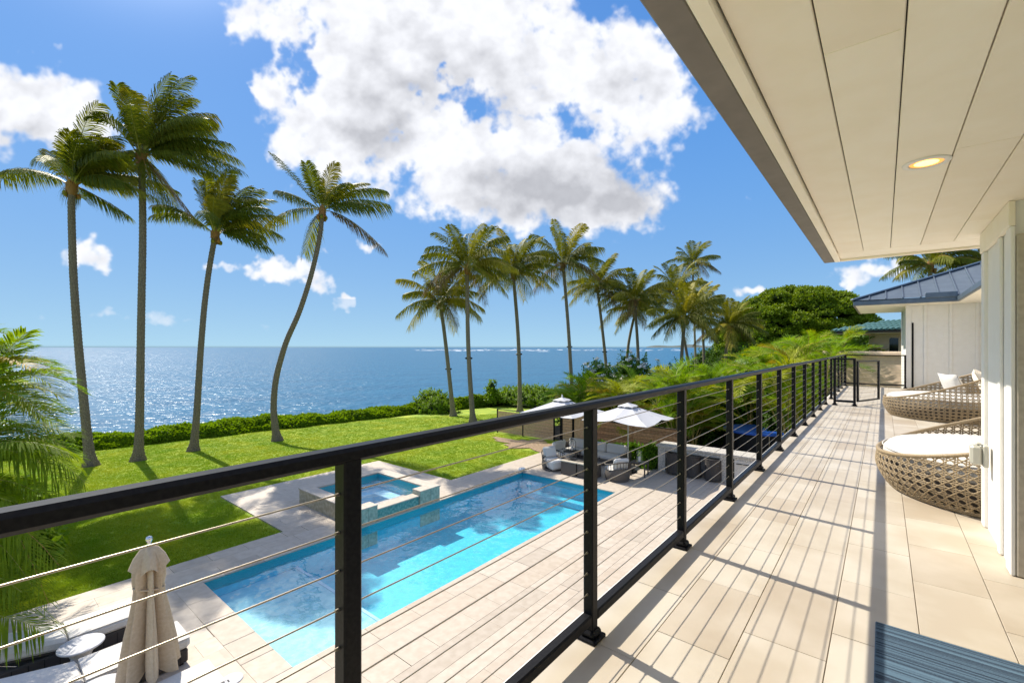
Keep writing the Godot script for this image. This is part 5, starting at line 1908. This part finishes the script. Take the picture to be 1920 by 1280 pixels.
func palms() -> void:
	var g1 := "four tall wind-blown coconut palms on the lawn"
	# the lawn falls a little towards the sea, so each foot is found on the slope
	var k := 1.265
	coconut("coconut_palm", "tall coconut palm leftmost on the lawn, fronds blown right", g1, ground(170, 16.76 * k), [P(160, 790, 21.2), P(141, 580, 21.3), P(134, 430, 21.3)], P(134, 352, 21.3), 0.18, 0.135,
		[[-10, 330, 0.2, 0.28], [2, 345, -0.4, 0.3], [72, 275, 0.2, 0.1], [112, 262, 0.3], [150, 255, -0.2], [180, 252, 0.1, 0.35], [210, 262, 0.1, 0.35], [237, 262, -0.2, 0.3], [250, 300, 0.3, 0.35], [222, 300, -0.3, 0.35], [285, 368, 0.1, 0.25], [255, 352, -0.3, 0.25], [222, 398, 0.2, 0.12], [96, 352, 0.5, 0.25], [190, 330, 0.5, 0.35], [240, 330, 0.2, 0.3], [200, 280, -0.5, 0.35], [165, 290, 0.4, 0.3]], 5, 4.1, 0.65, M.trunk_bark, 30.0, 66)
	coconut("coconut_palm", "tallest coconut palm, thick windswept crown, second from left", g1, ground(258, 17.4 * k), [P(261, 790, 22.0), P(264, 600, 22.0), P(267, 420, 22.0)], P(264, 296, 22.0), 0.18, 0.14,
		[[318, 138, 0.1, 0.24], [300, 165, 0.3, 0.25], [352, 178, 0.1, 0.3], [375, 195, -0.3, 0.3], [396, 210, 0.2, 0.32], [398, 228, -0.2, 0.32], [340, 215, 0.5, 0.3], [428, 266, 0.2, 0.22], [410, 258, -0.3, 0.25], [450, 318, 0.1, 0.22], [415, 322, -0.2, 0.22], [380, 312, 0.4, 0.2], [352, 402, 0.2, 0.12], [318, 396, -0.2, 0.14], [184, 302, 0.2, 0.3], [208, 222, 0.2, 0.35], [215, 240, -0.4, 0.4], [228, 195, 0.1, 0.3], [250, 180, -0.4, 0.25], [270, 172, 0.3, 0.25], [285, 200, -0.5, 0.3], [310, 230, 0.5, 0.35], [350, 250, 0.4, 0.3], [290, 372, 0.5, 0.2]], 6, 4.4, 0.7, M.trunk_bark, 30.0, 68)
	coconut("coconut_palm", "shorter coconut palm with gently leaning trunk, third from left", g1, ground(362, 19.1 * k), [P(368, 780, 24.2), P(377, 640, 24.2), P(388, 530, 24.2)], P(403, 442, 24.2), 0.17, 0.13,
		[[281, 402, 0.1, 0.28], [310, 395, -0.4, 0.3], [360, 333, 0.2, 0.15], [374, 326, 0.4, 0.2], [392, 330, -0.2, 0.2], [415, 332, 0.3, 0.2], [438, 335, -0.3, 0.25], [462, 345, 0.2, 0.28], [488, 354, 0.1, 0.3], [490, 380, -0.3, 0.35], [522, 404, 0.2, 0.25], [478, 436, 0.3, 0.28], [500, 462, 0.1, 0.2], [370, 385, 0.6, 0.3], [450, 400, 0.6, 0.3], [440, 390, -0.6, 0.3], [470, 400, -0.3, 0.3]], 5, 4.1, 0.6, M.trunk_bark, 30.0, 64)
	coconut("coconut_palm", "slender coconut palm with strongly curved trunk and sparse crown", g1, ground(520, 21.1 * k), [P(513, 750, 26.7), P(530, 660, 26.7), P(566, 570, 26.7), P(594, 470, 26.7)], P(604, 398, 26.7), 0.18, 0.125,
		[[509, 288, 0.1, 0.08], [513, 352, 0.2, 0.14], [476, 442, 0.1, 0.26], [562, 472, 0.2, 0.18], [571, 312, 0.3, 0.12], [588, 318, -0.4, 0.1], [634, 312, -0.2, 0.25], [682, 338, 0.2, 0.3], [665, 352, -0.3, 0.3], [727, 382, 0.1, 0.2], [700, 392, -0.3, 0.2], [720, 468, 0.1, 0.2], [640, 350, 0.5, 0.3], [615, 330, 0.5, 0.15]], 1, 4.4, 0.35, M.trunk_bark, 40.0, 66)
	var g2 := "coconut palms along the shore to the right"
	var far := [
		[825, 570, 850, 770, 835, 640, 35.8, 3.4, 19, "shore palm leftmost of the right hand row, leaning left"],
		[876, 506, 887, 785, 878, 650, 31.9, 3.5, 22, "shore palm with orange crown heart behind the shrub hedge's end"],
		[962, 515, 975, 766, 972, 640, 37.1, 3.5, 20, "shore palm with straight trunk, third from the left in the right hand row"],
		[1056, 498, 1074, 752, 1066, 620, 41.0, 3.7, 19, "shore palm with the highest crown of the near right hand row, fourth from the left"],
		[1120, 540, 1142, 740, 1132, 640, 47.0, 3.4, 19, "shore palm with slim trunk leaning left over the white flowers"],
		[1190, 566, 1199, 730, 1196, 650, 46.0, 3.7, 20, "shore palm with dense drooping crown, its trunk nearly straight"],
		[1192, 585, 1172, 730, 1178, 650, 50.0, 3.0, 12, "shore palm half hidden, trunk leaning right behind its neighbour"],
		[1285, 600, 1276, 730, 1279, 660, 41.0, 3.5, 21, "shore palm with low full crown right of the plumeria"],
		[1267, 548, 1300, 730, 1284, 640, 52.0, 3.4, 17, "shore palm rising behind the low full crowned palm"],
		[1299, 496, 1306, 720, 1302, 600, 66.0, 3.6, 16, "distant small palm standing highest at the right of the row"],
		[1314, 575, 1322, 720, 1319, 640, 56.0, 3.3, 16, "shore palm between the distant palm and the big round tree"],
		[1368, 616, 1358, 730, 1361, 670, 46.0, 3.3, 19, "shore palm rightmost, spread before the big round tree"],
	]
	for q in far:
		var base := ground(q[2], q[6])
		rng.seed = hash(q[9])
		var cr := P(q[0], q[1], q[6])
		coconut("coconut_palm", q[9], g2, base, [P(q[4], q[5], q[6])], cr, 0.175, 0.135, [], q[8] + 11, q[7] * 1.10, 0.16, M.far_bark, 0.0, 44)
	# palms behind the wing's roof
	for q in [[1745, 500, 30.0, "windswept palm with pale green fronds behind the metal roof"], [1850, 492, 29.0, "palm crown behind the metal roof, cut by the house pier"]]:
		var b := ground(q[0], q[2])
		coconut("garden_palm", q[3], "palms behind the wing", b, [], P(q[0], q[1], q[2]), 0.15, 0.12, [[q[0] - 62, q[1] + 20, 0.1, 0.25], [q[0] - 50, q[1] - 12, 0.1, 0.2]], 24, 3.0, 0.3, M.far_bark, 20.0, 54)


func leaf_clump(n: int, l: float, w: float, spread: float) -> ArrayMesh:
	var m := MB.new()
	for i in n:
		var a := TAU * i * 0.381966 * 1.618 + rng.randf()
		var e := rng.randf_range(0.1, 1.2)
		var d := Vector3(cos(a) * cos(e), sin(e), sin(a) * cos(e))
		var s := d.cross(Vector3.UP).normalized() * w
		var o := Vector3(rng.randfn(), rng.randfn() * 0.6, rng.randfn()) * spread
		var mid := o + d * l * 0.6 + Vector3(0, l * 0.06, 0)
		m.quad(o, mid - s, o + d * l, mid + s)
	return m.mesh()


# leaves all over an uneven rounded body
func bush(called: String, label: String, cat: String, c: Vector3, r: Vector3, count: int, leaf: String, size: float, group := "", flowers := 0) -> Node3D:
	var t := thing(called, label, cat, c, 0.0, group)
	var f := FastNoiseLite.new()
	f.seed = rng.randi() % 10000
	f.frequency = 1.1
	var key := "clump_%.3f" % size
	if not cache.has(key):
		cache[key] = leaf_clump(9, size * 1.5, size * 0.36, size * 0.5)
	var surf := func(a: float, b: float) -> Vector3:
		var d := Vector3(cos(a) * cos(b), sin(b), sin(a) * cos(b))
		var k := 1.0 + 0.55 * f.get_noise_3d(d.x * 1.5 * r.x, d.y * 1.5 * r.y, d.z * 1.5 * r.z)
		return Vector3(d.x * r.x, maxf(d.y, 0.0) * r.y, d.z * r.z) * k
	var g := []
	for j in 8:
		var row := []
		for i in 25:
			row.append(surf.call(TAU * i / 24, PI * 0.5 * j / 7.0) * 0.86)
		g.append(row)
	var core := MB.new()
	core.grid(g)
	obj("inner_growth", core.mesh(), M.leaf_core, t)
	var pl := []
	for i in count:
		var a := rng.randf() * TAU
		var b := asin(rng.randf())
		var p: Vector3 = surf.call(a, b) * rng.randf_range(0.86, 1.06)
		var out := Vector3(p.x / r.x / r.x, p.y / r.y / r.y + 0.25 / r.y, p.z / r.z / r.z).normalized()
		var x := out.cross(Vector3(rng.randfn(), rng.randfn(), rng.randfn())).normalized()
		var sc := rng.randf_range(0.75, 1.3)
		pl.append(Transform3D(Basis(x * sc, out * sc, x.cross(out) * sc), p))
	multi("foliage", cache[key], M[leaf], pl, t)
	if flowers:
		if not cache.has("flower"):
			var m := MB.new()
			for i in 5:
				var a := TAU * i / 5
				var d := Vector3(cos(a), 0.25, sin(a))
				var s := Vector3(-sin(a), 0, cos(a)) * 0.035
				m.quad(Vector3.ZERO, d * 0.06 - s, d * 0.10, d * 0.06 + s)
			cache["flower"] = m.mesh()
		var fl := []
		for i in flowers:
			var a := rng.randf() * TAU
			var b := asin(rng.randf_range(0.35, 1.0))
			var p: Vector3 = surf.call(a, b) * 1.07
			for k in 7:
				var q := p + Vector3(rng.randfn(), rng.randfn() * 0.5, rng.randfn()) * 0.10
				fl.append(Transform3D(Basis(Vector3(rng.randfn(), rng.randfn(), rng.randfn()).normalized(), rng.randf() * 1.2).scaled(Vector3.ONE * rng.randf_range(1.0, 1.7)), q))
		multi("flowers", cache["flower"], M.petal, fl, t)
	return t


func hedges() -> void:
	# shore hedge: one long uneven ridge of leathery leaf rosettes
	var path := [Vector2(-36.0, 5.0), Vector2(-35.8, -4.0), Vector2(-34.5, -10.0), Vector2(-33.2, -16.6), Vector2(-31.4, -24.5), Vector2(-29.8, -30.0), Vector2(-28.7, -36.0), Vector2(-27.6, -43.0)]
	var t := thing("shore_hedge", "long bright green beach hedge along the lawn's sea edge", "hedge", Vector3(-31.0, 0, -5))
	var f := FastNoiseLite.new()
	f.seed = 40
	f.frequency = 0.45
	f.fractal_octaves = 3
	var g := []
	var rings := []
	for i in 101:
		var k := i / 100.0 * (path.size() - 1)
		var s := mini(int(k), path.size() - 2)
		var c: Vector2 = path[s].lerp(path[s + 1], k - s)
		var d: Vector2 = (path[s + 1] - path[s]).normalized()
		rings.append([Vector3(c.x, 0, c.y), Vector3(-d.y, 0, d.x), k])
	var shape := func(i: float, a: float) -> Vector3:
		var i0 := mini(int(i), 99)
		var c: Vector3 = rings[i0][0].lerp(rings[i0 + 1][0], i - i0)
		var side: Vector3 = rings[i0][1]
		var wv := 1.0 + 0.5 * f.get_noise_3d(c.x, a * 1.5, c.z)
		var h := 0.66 + 0.22 * f.get_noise_2d(c.z * 0.4, 7.0) + 0.35 * smoothstep(60.0, 75.0, i) * smoothstep(92.0, 80.0, i)
		c.y = -0.047 * (-17.5 - c.x) - 0.05
		return c + side * cos(a) * 1.15 * wv + Vector3(0, sin(a) * h * wv, 0) - t.position
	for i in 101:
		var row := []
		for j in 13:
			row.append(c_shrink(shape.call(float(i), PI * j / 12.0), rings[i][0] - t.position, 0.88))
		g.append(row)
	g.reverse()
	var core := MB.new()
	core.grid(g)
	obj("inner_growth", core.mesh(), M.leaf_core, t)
	var pl := []
	for i in 15000:
		var u := rng.randf() * 99.9
		var a := rng.randf() * PI
		var p: Vector3 = shape.call(u, a)
		var c: Vector3 = rings[int(u)][0] - t.position
		p = c_shrink(p, c, rng.randf_range(0.85, 1.06))
		var out := (p - c + Vector3(0, 0.4, 0)).normalized()
		var x := out.cross(Vector3(rng.randfn(), rng.randfn(), rng.randfn())).normalized()
		var sc := rng.randf_range(0.8, 1.35)
		pl.append(Transform3D(Basis(x * sc, out * sc, x.cross(out) * sc), p))
	multi("foliage", leaf_clump(9, 0.17, 0.042, 0.05), M.hedge_leaf, pl, t)
	bush("shore_shrub", "taller green shrub standing in the shore hedge", "shrub", ground(812, 39.0, -0.6), Vector3(2.2, 1.6, 1.3), 900, "hedge_leaf", 0.13, "shrubs along the shore hedge")
	bush("shore_shrub", "small pale sprig of shrub poking above the shore hedge", "shrub", ground(922, 42.0), Vector3(0.5, 1.7, 0.5), 200, "hedge_leaf", 0.13, "shrubs along the shore hedge")
	bush("shore_shrub", "broad low shrub where the shore hedge meets the garden palms", "shrub", ground(1000, 41.0), Vector3(4.2, 1.3, 1.5), 1500, "hedge_leaf", 0.13, "shrubs along the shore hedge")


func c_shrink(p: Vector3, c: Vector3, k: float) -> Vector3:
	return c + (p - c) * k


var areca_parts := {}


func areca_meshes() -> void:
	for kind in ["areca_green", "areca_yellow", "areca_deep", "areca_gold"]:
		var list := []
		for i in 4:
			var lf := MB.new()
			var st := MB.new()
			var l := 1.0
			frond(lf, st, Vector3.ZERO, Vector3(l * 0.42, l * rng.randf_range(0.42, 0.6), rng.randf_range(-0.05, 0.05)), Vector3(l, l * rng.randf_range(-0.05, 0.30), rng.randf_range(-0.1, 0.1)), 0.36, 27, 0.0165, rng.randf_range(0.3, 0.7), 0.22, Vector3.ZERO, 0.011, 0.16)
			list.append(two(st, lf, M.rachis_orange if kind == "areca_gold" else M.rachis_green, M[kind]))
		areca_parts[kind] = list


# a clump of canes, each with its own fan of arching fronds
func areca(label: String, group: String, at: Vector3, h: float, canes: int, kind: String, flen := 1.5, spread := 0.5, per := 7) -> void:
	var t := thing("areca_palm", label, "palm", at, 0.0, group)
	for c in canes:
		var a := TAU * c / canes + rng.randf() * 0.8
		var lean := Vector3(cos(a), 0, sin(a)) * spread * (rng.randf_range(0.4, 1.0) if c else 0.1)
		var ch := h * (1.0 if c == 0 else rng.randf_range(0.35, 0.92))
		var top := lean * (0.6 + ch * 0.35) + Vector3(0, maxf(ch - flen * 0.42, 0.15), 0)
		var m := MB.new()
		m.tube([lean * 0.3, lean * 0.5 + Vector3(0, top.y * 0.5, 0), top], [0.035, 0.03, 0.022], 6)
		obj("cane", m.mesh(), M.cane_bark, t)
		for i in per:
			var k := kind
			var q := rng.randf()
			if q < 0.15:
				k = "areca_yellow"
			elif q < 0.38:
				k = "areca_green"
			elif q < 0.40:
				k = "areca_gold"
			var mesh: Mesh = areca_parts[k][rng.randi() % 4]
			var sc := flen * rng.randf_range(0.75, 1.1)
			var yaw := TAU * i / per + rng.randf() * 0.7 + c
			var b := Basis(Vector3.UP, yaw) * Basis(Vector3.BACK, rng.randf_range(-0.15, 0.75)) * Basis(Vector3.RIGHT, rng.randf_range(-0.4, 0.4))
			obj("frond", mesh, null, t, top, b.scaled_local(Vector3.ONE * sc))


func skyline(px: float) -> float:
	var pts := [[1040, 735], [1075, 715], [1100, 712], [1160, 712], [1230, 700], [1280, 690], [1340, 700], [1380, 692], [1420, 660], [1460, 645], [1500, 640], [1545, 622], [1600, 620], [1660, 640]]
	for i in pts.size() - 1:
		if px <= pts[i + 1][0]:
			return lerpf(pts[i][1], pts[i + 1][1], clampf((px - pts[i][0]) / (pts[i + 1][0] - pts[i][0]), 0, 1))
	return 640.0


func garden() -> void:
	areca_meshes()
	# white flowering plumeria and dark shrubs at the back
	var g := "white flowering shrubs above the garden palms"
	bush("plumeria", "round dark shrub dotted with white flowers beside the shore palm", "shrub", ground(1120, 34.0), Vector3(1.65, 3.35, 1.4), 1500, "shrub_leaf", 0.13, g, 60)
	bush("plumeria", "wider shrub with many white flowers, right of the round one", "shrub", ground(1182, 36.0), Vector3(2.0, 3.75, 1.5), 1700, "shrub_leaf", 0.13, g, 80)
	bush("plumeria", "low white flowering shrub behind the bright fan palm", "shrub", ground(1258, 36.0), Vector3(2.4, 3.1, 1.5), 1400, "shrub_leaf", 0.13, g, 50)
	bush("plumeria", "white flowering shrub close beyond the balcony rail", "shrub", ground(1400, 27.0), Vector3(1.5, 3.4, 1.4), 1300, "shrub_leaf", 0.12, g, 30)
	var d := "dark green shrubs filling the garden"
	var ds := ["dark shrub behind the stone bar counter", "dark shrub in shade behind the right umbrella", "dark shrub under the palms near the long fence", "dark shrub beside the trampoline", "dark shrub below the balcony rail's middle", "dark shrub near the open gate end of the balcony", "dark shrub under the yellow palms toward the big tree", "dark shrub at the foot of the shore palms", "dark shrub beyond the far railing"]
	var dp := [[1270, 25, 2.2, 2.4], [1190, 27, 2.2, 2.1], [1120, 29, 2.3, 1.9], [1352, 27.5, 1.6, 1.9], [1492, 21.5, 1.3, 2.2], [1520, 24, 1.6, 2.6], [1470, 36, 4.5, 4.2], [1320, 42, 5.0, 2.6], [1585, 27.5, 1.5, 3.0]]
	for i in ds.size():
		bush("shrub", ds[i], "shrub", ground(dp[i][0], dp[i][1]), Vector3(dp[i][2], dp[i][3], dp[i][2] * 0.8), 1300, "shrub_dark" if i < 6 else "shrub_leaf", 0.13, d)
	bush("garden_shrub_mass", "leafy green shrub between the shore palms and the yellow palms", "shrub", ground(1420, 40), Vector3(3.6, 4.4, 2.6), 1800, "shrub_leaf", 0.15, d)
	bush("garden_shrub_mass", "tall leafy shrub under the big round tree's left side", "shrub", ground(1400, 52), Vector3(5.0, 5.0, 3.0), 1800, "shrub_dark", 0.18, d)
	# named clumps first: what stands out in the photograph
	var gg := "areca palms in the garden bed"
	areca("golden orange areca palm beside the left umbrella", gg, ground(1092, 27.5), 2.75, 6, "areca_gold", 1.7)
	areca("yellow green areca palm behind the two umbrellas", gg, ground(1142, 27.0), 2.6, 5, "areca_yellow", 1.7)
	areca("bright fan-like young palm standing up over the rail", gg, ground(1268, 24.0), 3.6, 5, "areca_yellow", 1.9, 0.35)
	areca("tall spreading green areca palm right of the right umbrella", gg, ground(1330, 24.5), 3.65, 6, "areca_green", 1.9)
	areca("areca palm with hanging yellow leaves behind the stone bar", gg, ground(1300, 22.6), 2.9, 6, "areca_yellow", 1.6)
	areca("leaning green palm at the stone bar's left end", gg, ground(1236, 22.8), 2.5, 4, "areca_green", 1.5)
	var ordinal := ["first", "second", "third", "fourth", "fifth", "sixth", "seventh", "eighth", "ninth", "tenth", "eleventh", "twelfth", "thirteenth", "fourteenth", "fifteenth", "sixteenth", "seventeenth", "eighteenth", "nineteenth", "twentieth", "twenty-first", "twenty-second", "twenty-third", "twenty-fourth", "twenty-fifth", "twenty-sixth", "twenty-seventh", "twenty-eighth", "twenty-ninth", "thirtieth", "thirty-first", "thirty-second", "thirty-third", "last"]
	var found := [[], [], [], []]
	var zone := ["green areca palm in the thicket behind the stone bar", "green areca palm crowding under the balcony rail", "yellow tipped areca palm below the big round tree", "areca palm in the far thicket near the tan terrace wall"]
	var where := ["in the thicket behind the stone bar", "along the balcony rail", "below the big round tree", "before the tan terrace wall"]
	var made := 0
	var tries := 0
	while made < 52 and tries < 4000:
		tries += 1
		var dd := rng.randf_range(19.0, 40.0)
		var px := rng.randf_range(1085, 1600)
		var p := ground(px, dd)
		if p.x > -1.75 and p.z > -20.5 or p.z > -20.9 or p.x > -0.6 and dd < 26.0 or p.x < -13.0 and dd < 30.0:
			continue
		if p.distance_to(Vector3(-4.75, 0, -24.6)) < 2.0:
			continue
		if px > 1365 and px < 1450 and dd < 23.5:
			continue
		var top := EYE - (skyline(px) + rng.randf_range(2.0, 26.0) * (34.0 / dd) - 651.0) / FL * dd
		if top < 0.9:
			continue
		var z := 0 if dd < 27.0 and px < 1390 else 1 if dd < 27.0 else 2 if px > 1440 else 3
		if z == 3:
			z = 2 if px > 1330 else 0
		if px > 1560:
			z = 3
		var kind: String = ["areca_green", "areca_green", "areca_yellow", "areca_deep"][(made + (2 if z == 2 else 0)) % 4]
		if z == 2 and rng.randf() < 0.5:
			kind = "areca_yellow"
		found[z].append([px, used.get("areca_palm", 0), kind])
		areca(zone[z], zone[z], p, top, 5, kind, rng.randf_range(1.5, 2.0) * (1.15 if dd > 30.0 else 1.0), 0.55, 7)
		made += 1
	var shade := {"areca_green": "fresh green", "areca_yellow": "yellow green", "areca_deep": "deep green"}
	for z in 4:
		found[z].sort_custom(func(p, q): return p[0] < q[0])
		for i in found[z].size():
			var o := get_node("areca_palm_%03d" % found[z][i][1])
			o.set_meta("label", "%s areca palm, %s from the left %s" % [shade[found[z][i][2]], ordinal[mini(i, 33)], where[z]])


func near_palms() -> void:
	# big areca clump cut by the left edge of the picture
	var base := P(-130, 651, 9.3)
	base.y = 0.0
	var t := thing("near_areca_palm", "large areca palm with long glossy fronds at the left edge", "palm", base)
	var specs := [
		# start pixel and depth, tip pixel and depth, arch, colour
		[-40, 720, 9.0, 50, 622, 9.2, 0.06, 0], [-60, 760, 9.2, 45, 655, 8.9, 0.16, 1], [-50, 780, 9.4, 112, 700, 9.6, 0.24, 0], [-70, 800, 9.0, 118, 745, 9.3, 0.30, 2], [-70, 760, 8.7, 95, 720, 8.6, 0.25, 0],
		[-60, 800, 9.5, 110, 800, 9.7, 0.30, 1], [-80, 770, 9.1, 88, 790, 9.0, 0.34, 2], [-80, 700, 9.6, 20, 640, 9.8, 0.14, 0], [-90, 820, 8.8, 70, 830, 8.5, 0.30, 0], [-60, 700, 8.8, 60, 690, 8.6, 0.18, 3],
		[-120, 860, 8.0, 160, 905, 8.1, 0.26, 4], [-140, 900, 7.6, 130, 850, 7.8, 0.22, 4], [-120, 940, 7.4, 92, 1135, 7.5, 0.42, 4], [-150, 960, 7.2, 20, 940, 7.2, 0.16, 4], [-160, 1160, 6.5, 84, 1182, 6.6, 0.12, 4], [-110, 900, 7.9, 60, 1010, 8.0, 0.3, 4],
		[-70, 840, 9.3, 105, 840, 9.4, 0.25, 2], [-50, 730, 9.6, 85, 680, 9.9, 0.2, 1], [-90, 780, 8.4, 40, 745, 8.2, 0.22, 0], [-90, 810, 9.8, 100, 770, 10.0, 0.28, 1], [-100, 700, 9.0, 0, 660, 8.6, 0.2, 0],
		[-60, 850, 9.2, 80, 870, 9.2, 0.22, 1], [-100, 840, 8.4, 50, 860, 8.2, 0.2, 0], [-150, 880, 7.6, 150, 930, 7.9, 0.3, 4], [-140, 1000, 7.2, 110, 1060, 7.3, 0.34, 4], [-130, 1010, 7.0, 60, 1100, 7.1, 0.36, 4], [-120, 900, 8.2, 140, 820, 8.4, 0.28, 0],
		[-100, 860, 8.6, 150, 862, 8.8, 0.3, 1], [-160, 1080, 6.8, 40, 1110, 6.8, 0.2, 4], [-120, 930, 8.0, 120, 960, 8.2, 0.26, 4],
	]
	var cols := [M.near_green, M.areca_green, M.areca_yellow, M.areca_gold, M.near_green]
	for i in specs.size():
		var s: Array = specs[i]
		var a := P(s[0], s[1], s[2]) - base
		var c := P(s[3], s[4], s[5]) - base
		var b := a.lerp(c, 0.5) + Vector3(0, a.distance_to(c) * s[6] * 1.6, 0)
		var lf := MB.new()
		var st := MB.new()
		var near: bool = s[7] == 4
		frond(lf, st, a, b, c, 0.62 if near else 0.60, 58, 0.017, 0.15 if near else 0.35, 0.75 if near else 0.35, RIGHT * 0.15, 0.016, 0.1, true)
		obj("frond", two(st, lf, M.rachis_orange if i % 3 == 0 else M.rachis_green, cols[s[7]]), null, t)
		if i % 3 == 0 or near:
			var m := MB.new()
			var foot := Vector3(rng.randfn() * 0.3, 0, rng.randfn() * 0.3)
			m.tube([foot, foot.lerp(a, 0.5) + Vector3(0, 0.2, 0), a], [0.05, 0.04, 0.02], 7)
			obj("cane", m.mesh(), M.cane_bark, t)
	for i in 64:
		var mesh: Mesh = areca_parts[["areca_green", "areca_yellow", "areca_green"][i % 3]][i % 4]
		var p := P(rng.randf_range(-230, -20), rng.randf_range(690, 900), rng.randf_range(9.2, 10.6)) - base
		var b := Basis(Vector3.UP, rng.randf() * TAU) * Basis(Vector3.BACK, rng.randf_range(-0.2, 0.4))
		obj("frond", mesh, null, t, p, b.scaled_local(Vector3.ONE * rng.randf_range(1.3, 1.9)))
	bush("edge_shrub", "brownish green undergrowth below the big areca palm", "shrub", Vector3(base.x, 0, base.z) + AHEAD * 1.0, Vector3(1.2, 1.7, 1.0), 700, "areca_green", 0.15)


func big_tree() -> void:
	var d := 76.0
	var base := ground(1490, d)
	var t := thing("rain_tree", "huge dome shaped rain tree with dense dark green crown", "tree", base)
	var tm := MB.new()
	tm.tube([Vector3(0, -0.3, 0), Vector3(0.1, 2.0, 0), Vector3(0, 4.0, 0)], [1.0, 0.7, 0.65], 10)
	obj("trunk", tm.mesh(), M.limb_bark, t)
	for i in 9:
		var a := TAU * i / 9
		var o := Vector3(cos(a), 0, sin(a))
		var m := MB.new()
		m.tube([Vector3(0, 3.6, 0), o * 3.0 + Vector3(0, 6.0, 0), o * 6.5 + Vector3(0, 8.0, 0)], [0.4, 0.28, 0.12], 6)
		obj("limb", m.mesh(), M.limb_bark, t)
	var rad := Vector3(10.9, 9.0, 9.5)
	var cy := 5.3
	var pl := []
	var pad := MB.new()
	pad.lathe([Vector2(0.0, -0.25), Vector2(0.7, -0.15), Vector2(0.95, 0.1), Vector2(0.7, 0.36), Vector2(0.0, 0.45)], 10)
	var pads := []
	for i in 430:
		var a := rng.randf() * TAU
		var b := asin(rng.randf_range(-0.12, 1.0))
		var n := Vector3(cos(a) * cos(b), sin(b), sin(a) * cos(b))
		var k := rng.randf_range(0.86, 1.03)
		var c := Vector3(n.x * rad.x, cy + n.y * rad.y, n.z * rad.z) * k + Vector3(0, (1.0 - k) * cy, 0)
		# flatter right shoulder, as the crown has
		if c.dot(RIGHT) > 3.0:
			c.y -= 0.05 * (c.dot(RIGHT) - 3.0)
		var r := rng.randf_range(0.9, 1.7)
		pads.append(Transform3D(Basis().scaled(Vector3(r * 0.85, r * 0.6, r * 0.85)), c))
		for j in int(54 * r):
			var e := rng.randf() * TAU
			var f := asin(rng.randf_range(-0.25, 1.0))
			var m := Vector3(cos(e) * cos(f), sin(f), sin(e) * cos(f))
			var p := c + Vector3(m.x * r, m.y * r * 0.55, m.z * r) * rng.randf_range(0.8, 1.1)
			var up := (m + Vector3(0, 0.8, 0)).normalized()
			var x := up.cross(Vector3(rng.randfn(), rng.randfn(), rng.randfn())).normalized()
			var sc := rng.randf_range(0.7, 1.3)
			pl.append(Transform3D(Basis(x * sc, up * sc, x.cross(up) * sc), p))
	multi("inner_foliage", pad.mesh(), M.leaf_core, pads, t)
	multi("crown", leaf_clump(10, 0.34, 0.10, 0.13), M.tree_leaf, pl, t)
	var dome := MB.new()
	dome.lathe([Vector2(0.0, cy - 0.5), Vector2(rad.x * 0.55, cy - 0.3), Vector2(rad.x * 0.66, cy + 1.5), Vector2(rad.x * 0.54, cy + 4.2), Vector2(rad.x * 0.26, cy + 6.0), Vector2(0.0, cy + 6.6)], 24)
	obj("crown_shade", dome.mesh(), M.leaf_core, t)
	# far trees left and right of it along the horizon
	for q in [[1345, 95, 5.0, 4.3, "low dark tree line trees left of the big round tree"], [1640, 60, 7.0, 6.0, "leafy tree partly hidden behind the neighbour's green roof"]]:
		bush("far_tree", q[4], "tree", ground(q[0], q[1]), Vector3(q[2], q[3], q[2] * 0.6), 1500, "shrub_dark", 0.3)
